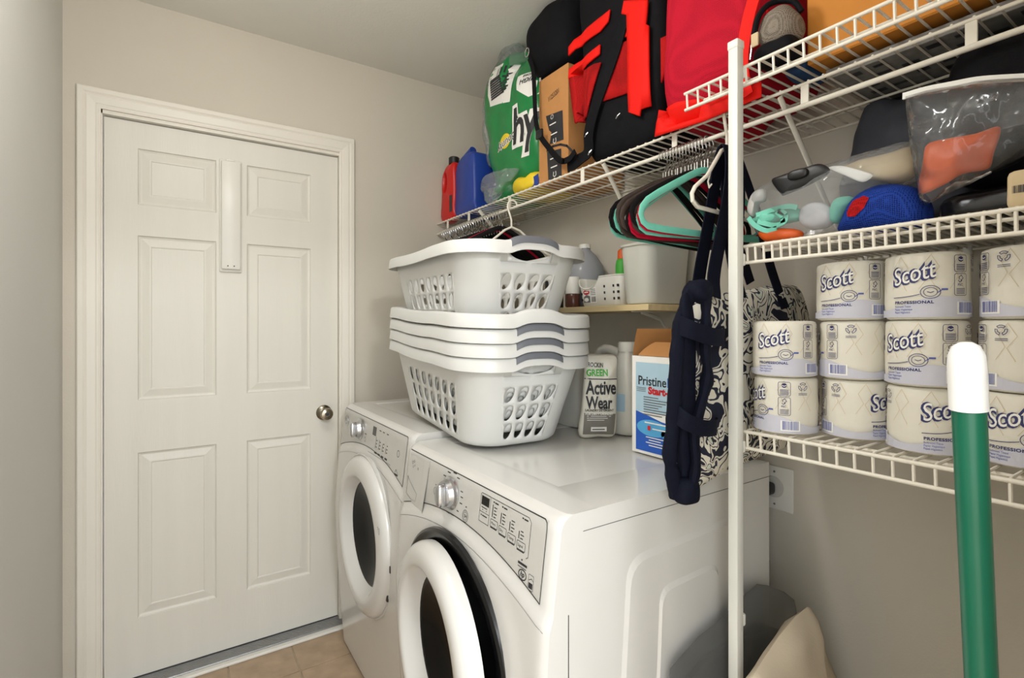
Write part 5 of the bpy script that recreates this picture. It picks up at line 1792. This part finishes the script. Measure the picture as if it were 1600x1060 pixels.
# crimson mesh tote, standing on the long shelf and lapping on to the top shelf
ZT = 1.8559
ct = thing('tote_bag', 'crimson mesh tote bag with an orange-red strap above the white post', 'bag', (1.2, 0.77, ZT))
def crf(q):
    return (q.x * (1 - 0.06 * q.z), q.y * (1.0 + 0.07 * (1 - q.z) * 0.5) - 0.02 * q.z, q.z)
cb_ = MB().soft((1.215, 0.762, 2.158), (0.318, 0.262, 0.605), 0.30, 0.006, 9, 7, 14, crf)
nv = []
for a, b_, c_ in cb_.v:
    if b_ > 0.766 and c_ < 1.95:
        k = min(1.0, (1.95 - c_) / 0.09)
        s_ = min(1.0, (b_ - 0.766) / 0.02)
        c_ -= 0.0355 * k * s_
    nv.append((a, b_, max(c_, 1.8215 if b_ > 0.77 else ZT)))
cb_.v = nv
crb = part('body', cb_, M['crimson'], ct, ang=80)
crv = bvh_of(crb)
g = MB()
patch(g, [(0.913, 1.813), (0.902, 1.880), (0.839, 1.878), (0.747, 1.859), (0.620, 1.842), (0.620, 1.809), (0.764, 1.804)], stick(crv, 0.003, dflt=1.06), 5)
solidify(part('base_band', g, M['brightred'], ct, label='bright red band along the base', ang=80), 0.003, 1)
part('strap', MB().ribbon(bez([(1.045, p[0], p[1]) for p in [(0.623, 2.035), (0.638, 1.996), (0.650, 1.946), (0.656, 1.892), (0.651, 1.841), (0.645, 1.817)]], 4), 0.030, (0, 1, 0.1), 0.004), M['brightred'], ct, label='orange-red webbing strap')
part('side_strap', MB().ribbon(bez([(1.085, 0.624, 2.00), (1.15, 0.622, 1.985), (1.24, 0.622, 1.955), (1.33, 0.624, 1.93)], 4), 0.018, (0, 0, 1), 0.003), M['brightred'], ct)
part('zip_pull', MB().tube([(1.030, 0.628, 1.885), (1.028, 0.624, 1.905), (1.030, 0.626, 1.915)], 0.002, 6), M['silver'], ct)

# ================================================================== ON THE TOP SHELF
cp = thing('mesh_hat', 'small grey mesh hat with black edges on the top shelf beside the carton', 'hat', (1.05, 0.572, ZT))
cpb = MB().soft((1.052, 0.574, 1.932), (0.078, 0.078, 0.088), 0.8, 0.004, 30, 2, 10, lambda q: (q.x * (1 - 0.15 * q.z), q.y * (1 - 0.15 * q.z) + 0.12 * q.z, q.z))
part('crown', cpb, M['greymesh'], cp, ang=80)
part('brim', MB().soft((1.056, 0.578, 1.880), (0.088, 0.086, 0.046), 0.6, 0.004, 30, 4, 8), M['blackcloth'], cp)
part('edge', MB().tube(bez([(1.014, 0.610, 1.925), (1.012, 0.600, 1.955), (1.024, 0.588, 1.977), (1.04, 0.570, 1.984), (1.052, 0.548, 1.975), (1.058, 0.535, 1.95)], 5), 0.006, 8), M['blackcloth'], cp)
part('badge', MB().box((1.008, 0.598, 1.897), (1.013, 0.614, 1.925), 0.002), M['tan'], cp)
bp_ = thing('cloth_pouch', 'small blue and black cloth pouch lying flat behind the mesh hat', 'pouch', (1.16, 0.58, ZT))
part('pouch', MB().soft((1.175, 0.581, ZT + 0.021), (0.115, 0.058, 0.040), 0.5, 0.004, 30, 3, 8), M['tealblue'], bp_, ang=80)
ob = thing('ochre_box', 'large plain ochre cardboard carton on the top shelf beyond the post', 'box', (1.24, 0.35, ZT))
part('carton', MB().box((1.098, 0.155, ZT), (1.388, 0.545, ZT + 0.34), 0.003, 1), M['ochrebox'], ob, smooth=False)
part('tape', MB().box((1.20, 0.153, ZT - 0.0008), (1.25, 0.547, ZT + 0.0004)), M['tan'], ob, smooth=False)
np_ = thing('printed_papers', 'flat grey printed papers lying under the ochre carton on the long shelf', 'papers', (1.25, 0.33, ZS))
part('sheaf', MB().box((1.125, 0.150, ZS), (1.385, 0.520, ZS + 0.020), 0.001, 1), M['printgrey'], np_, smooth=False)
g = MB()
for k in range(6):
    for j in range(8):
        if (k + j) % 3 == 2:
            continue
        put_rect(g, 1.14 + k * 0.04, 0.17 + j * 0.042, 1.14 + k * 0.04 + 0.012 + 0.006 * (j % 3), 0.19 + j * 0.042 + 0.008 * (k % 2), lambda a, b: Vector((a, b, ZS - 0.0006)))
part('printing', g, M['ink'], np_, smooth=False)['kind'] = 'stuff'

# ================================================================== ON THE MIDDLE SHELF
ZM = 1.4850
gf = thing('fabric_bag', 'dark grey smooth fabric bag standing against the wall behind the clear bags', 'bag', (1.31, 0.46, ZM))
gpt = outline([(0.557, 1.577), (0.552, 1.722), (0.533, 1.774), (0.510, 1.823), (0.489, 1.834), (0.454, 1.802), (0.404, 1.796), (0.343, 1.779), (0.343, 1.698), (0.343, 1.537)], 5)
part('body', pillow(MB(), gpt, lambda u, v, d: Vector((1.318 - d, u, min(v, 1.803))), 0.062, 8, 0.03, 9, 2, back=0.9), M['greycloth'], gf, ang=80)

# clear bag with odds and ends
cbg = thing('clear_plastic_bag', 'bulging clear plastic bag of mint green straps and cotton beside the white post', 'bag', (1.10, 0.48, ZM))
cpts = outline([(0.664, 1.613), (0.659, 1.534), (0.628, 1.497), (0.552, 1.494), (0.490, 1.498), (0.445, 1.542), (0.393, 1.572), (0.351, 1.587), (0.353, 1.640), (0.403, 1.645), (0.479, 1.640), (0.565, 1.634)], 4)
part('film', pillow(MB(), cpts, lambda u, v, d: Vector((1.110 - d, u, v)), 0.075, 8, 0.02, 14, 5, back=0.9, p=2.2), M['film'], cbg, ang=80)
def inner(name, label, cat, px_pts, x, th, m, amp=0.006, seed=1):
    T = thing(name, label, cat, (x, px_pts[0][0], px_pts[0][1]))
    part('body', pillow(MB(), outline(px_pts, 4), lambda u, v, d: Vector((x - d, u, v)), th, 6, amp, 30, seed, back=0.9), m, T, ang=80)
    return T
bh = inner('black_holder', 'flat black plastic holder lying against the front of the clear bag', 'holder', [(0.587, 1.617), (0.570, 1.623), (0.522, 1.627), (0.495, 1.628), (0.478, 1.618), (0.475, 1.605), (0.509, 1.591), (0.557, 1.581), (0.568, 1.586)], 1.040, 0.007, M['blackplastic'], 0.0)
yh, zh = [(0.529, 1.615)][0]
part('knob', MB().soft((1.032, yh, zh), (0.014, 0.040, 0.020), 0.7, cuts=5), M['blackplastic'], bh)
inner('cotton_wad', 'white cotton wad inside the clear bag', 'cotton', [(0.549, 1.531), (0.542, 1.559), (0.517, 1.565), (0.493, 1.550), (0.486, 1.526), (0.502, 1.511), (0.529, 1.510)], 1.085, 0.024, M['cotton'], 0.012, 3)
inner('mint_cloth', 'mint green folded cloth beside the cotton in the clear bag', 'cloth', [(0.497, 1.528), (0.483, 1.560), (0.463, 1.566), (0.449, 1.553), (0.463, 1.534), (0.479, 1.515)], 1.090, 0.020, M['mintband'], 0.010, 5)
ms = inner('mint_straps', 'mint green straps tied in a loop inside the clear bag', 'strap', [(0.656, 1.548), (0.641, 1.561), (0.606, 1.562), (0.563, 1.562), (0.547, 1.551), (0.552, 1.534), (0.592, 1.530), (0.626, 1.527)], 1.082, 0.022, M['mintband'], 0.012, 7)
for pth in ([(0.629, 1.554), (0.593, 1.559), (0.560, 1.560), (0.542, 1.554)], [(0.626, 1.540), (0.589, 1.526), (0.568, 1.530), (0.565, 1.545), (0.581, 1.554)], [(0.584, 1.554), (0.573, 1.542), (0.570, 1.528)], [(0.647, 1.552), (0.632, 1.533), (0.606, 1.517), (0.584, 1.519)]):
    part('band', MB().ribbon(bez([(1.054, p[0], p[1]) for p in pth], 5), 0.010, (0, 0.3, 1), 0.002), M['mintband'], ms)
inner('orange_cloth', 'dull orange cloth at the bottom of the clear bag', 'cloth', [(0.632, 1.519), (0.600, 1.522), (0.560, 1.516), (0.539, 1.505), (0.547, 1.493), (0.587, 1.492), (0.620, 1.498)], 1.072, 0.022, M['orange'], 0.006, 9)
inner('tan_sleeve', 'tan and white card sleeve at the top of the clear bag', 'card', [(0.493, 1.627), (0.454, 1.637), (0.401, 1.638), (0.367, 1.638), (0.362, 1.593), (0.391, 1.578), (0.432, 1.595)], 1.120, 0.022, M['tan'], 0.006, 11)
inner('white_card', 'white folded card sticking up between the black holder and the tan sleeve', 'card', [(0.488, 1.622), (0.465, 1.621), (0.422, 1.598), (0.412, 1.589), (0.429, 1.581), (0.458, 1.600)], 1.066, 0.004, M['whiteink'], 0.0, 1)
inner('curled_tube', 'grey curled tube at the post end of the clear bag', 'tube', [(0.661, 1.570), (0.653, 1.604), (0.632, 1.615), (0.618, 1.606), (0.620, 1.587), (0.638, 1.582), (0.647, 1.556)], 1.075, 0.012, M['panelgrey'], 0.003, 1)

# blue mesh bag
mb_ = thing('mesh_bag', 'blue mesh drawstring bag with a red patch on the middle shelf', 'bag', (1.09, 0.41, ZM))
mpts = outline([(0.479, 1.498), (0.470, 1.521), (0.450, 1.556), (0.418, 1.575), (0.384, 1.571), (0.352, 1.555), (0.334, 1.527), (0.332, 1.499), (0.343, 1.487), (0.390, 1.486), (0.441, 1.487)], 4)
mbb = part('body', pillow(MB(), mpts, lambda u, v, d: Vector((1.095 - d, u, v)), 0.055, 8, 0.020, 16, 4, back=0.8), M['bluemesh'], mb_, ang=80)
g = MB()
patch(g, [(0.445, 1.526), (0.437, 1.546), (0.420, 1.552), (0.410, 1.545), (0.416, 1.528), (0.430, 1.514), (0.443, 1.516)], stick(bvh_of(mbb), 0.002, dflt=1.05), 3)
part('patch', g, M['redmesh'], mb_, label='red mesh patch')

# zip bag with orange things
zb = thing('zip_bag', 'clear zip bag with a white closure holding orange things', 'bag', (1.06, 0.25, 1.60))
zpts = [(0.358, 1.710), (0.328, 1.709), (0.294, 1.704), (0.263, 1.699), (0.233, 1.690), (0.189, 1.675), (0.155, 1.663), (0.155, 1.586), (0.193, 1.574), (0.233, 1.555), (0.278, 1.537), (0.328, 1.517), (0.336, 1.523), (0.342, 1.560), (0.351, 1.627)]
zpo = []
for i in range(len(zpts)):
    a, b_ = zpts[i], zpts[(i + 1) % len(zpts)]
    zpo += [(a[0] + (b_[0] - a[0]) * t_ / 3, a[1] + (b_[1] - a[1]) * t_ / 3) for t_ in range(3)]
zbo = part('film', pillow(MB(), zpo, lambda u, v, d: Vector((1.050 - d, u, v)), 0.034, 8, 0.016, 16, 6, back=0.8, p=2.6), M['zipfilm'], zb, ang=80)
zl = [(1.046, p[0], p[1]) for p in [(0.359, 1.709), (0.328, 1.708), (0.294, 1.703), (0.263, 1.698), (0.233, 1.689), (0.189, 1.674), (0.155, 1.662)]]
part('closure', MB().ribbon(bez(zl, 4), 0.011, (0, 0.1, 1), 0.004), M['whiteplastic'], zb, label='white zip closure')
inner('orange_pouch', 'orange plastic pouch inside the zip bag', 'pouch', [(0.338, 1.539), (0.333, 1.592), (0.327, 1.618), (0.300, 1.620), (0.265, 1.617), (0.236, 1.618), (0.244, 1.578), (0.250, 1.558), (0.281, 1.557), (0.305, 1.545)], 1.052, 0.013, M['orange'], 0.006, 3)
inner('black_pouch', 'black pouch behind the orange one inside the zip bag', 'pouch', [(0.253, 1.560), (0.249, 1.606), (0.234, 1.619), (0.196, 1.613), (0.183, 1.581), (0.210, 1.566), (0.238, 1.556)], 1.068, 0.009, M['blackcloth'], 0.003, 5)

# dark bags lying along the shelf
dk = thing('dark_bag', 'black shiny plastic bag lying on the middle shelf under the zip bag', 'bag', (1.12, 0.24, ZM))
part('body', MB().soft((1.165, 0.222, ZM + 0.028), (0.180, 0.215, 0.052), 0.5, 0.006, 16, 4, 10), mat('black_bag_plastic', (26, 26, 28), 0.25, var=0.2, bump=0.4, bscale=24), dk, ang=80)
dk2 = thing('dark_bag', 'black cloth bundle at the far end of the middle shelf beyond the zip bag', 'bag', (1.25, 0.25, ZM + 0.06))
part('body', MB().soft((1.170, 0.215, 1.672), (0.125, 0.24, 0.250), 0.5, 0.012, 10, 8, 10), M['blackcloth'], dk2, ang=80)
wl = thing('labelled_packet', 'pale labelled packet with a barcode on the dark bag by the frame edge', 'packet', (1.03, 0.205, ZM + 0.02))
part('packet', MB().soft((1.040, 0.200, 1.5145), (0.022, 0.050, 0.057), 0.3, 0.001, 30, 1, 6), M['tan'], wl)
g = MB()
barcode(g, 0.0, 1.509, 0.034, 1.520, lambda a, z: Vector((1.0285, 0.218 - a, z)), 3)
part('printing', g, M['ink'], wl, smooth=False)['kind'] = 'stuff'

# ================================================================== BAGS BESIDE THE DRYER
gb_ = thing('bin_bag', 'smoky grey see-through plastic bag slumped against the dryer side', 'bag', (1.05, 0.66, 0))
gpts = [(0.832, 0.623), (0.867, 0.637), (0.919, 0.656), (0.978, 0.666), (1.056, 0.688), (1.140, 0.707), (1.186, 0.691), (1.258, 0.655), (1.306, 0.621)]
go = [(gpts[0][0] - 0.02, 0.004), (gpts[0][0] - 0.03, 0.3)] + list(gpts) + [(1.33, 0.40), (1.33, 0.004)]
gp2 = []
for i in range(len(go)):
    a, b_ = go[i], go[(i + 1) % len(go)]
    gp2 += [(a[0] + (b_[0] - a[0]) * t_ / 3, a[1] + (b_[1] - a[1]) * t_ / 3) for t_ in range(3)]
part('film', pillow(MB(), gp2, lambda u, v, d: Vector((u, 0.679 - d, v)), 0.030, 8, 0.012, 7, 3, back=0.5, p=3.0, c=(1.08, 0.36)), M['greyfilm'], gb_, ang=80)
gi = thing('dark_laundry', 'dark clothes bundled inside the smoky grey bag', 'clothes', (1.05, 0.66, 0.0))
part('bundle', MB().soft((1.045, 0.677, 0.31), (0.50, 0.036, 0.58), 0.5, 0.012, 8, 3, 10), mat('dark_cloth', (44, 45, 46), 0.8, var=0.2), gi, ang=80)
bb_ = thing('cloth_sack', 'beige cloth sack peaking to a point in front of the grey bag', 'sack', (1.08, 0.55, 0))
bpts = [(0.909, 0.648), (0.957, 0.673), (1.007, 0.696), (1.065, 0.714), (1.114, 0.720), (1.127, 0.715), (1.132, 0.688), (1.160, 0.631), (1.222, 0.529)]
bo = [(bpts[0][0] - 0.06, 0.004), (bpts[0][0] - 0.05, 0.35)] + list(bpts) + [(1.30, 0.30), (1.32, 0.004)]
bp2 = []
for i in range(len(bo)):
    a, b_ = bo[i], bo[(i + 1) % len(bo)]
    bp2 += [(a[0] + (b_[0] - a[0]) * t_ / 3, a[1] + (b_[1] - a[1]) * t_ / 3) for t_ in range(3)]
part('body', pillow(MB(), bp2, lambda u, v, d: Vector((u, 0.552 - d, v)), 0.05, 8, 0.016, 12, 9, back=0.9, p=2.2, c=(1.10, 0.34)), M['beigecloth'], bb_, ang=80)
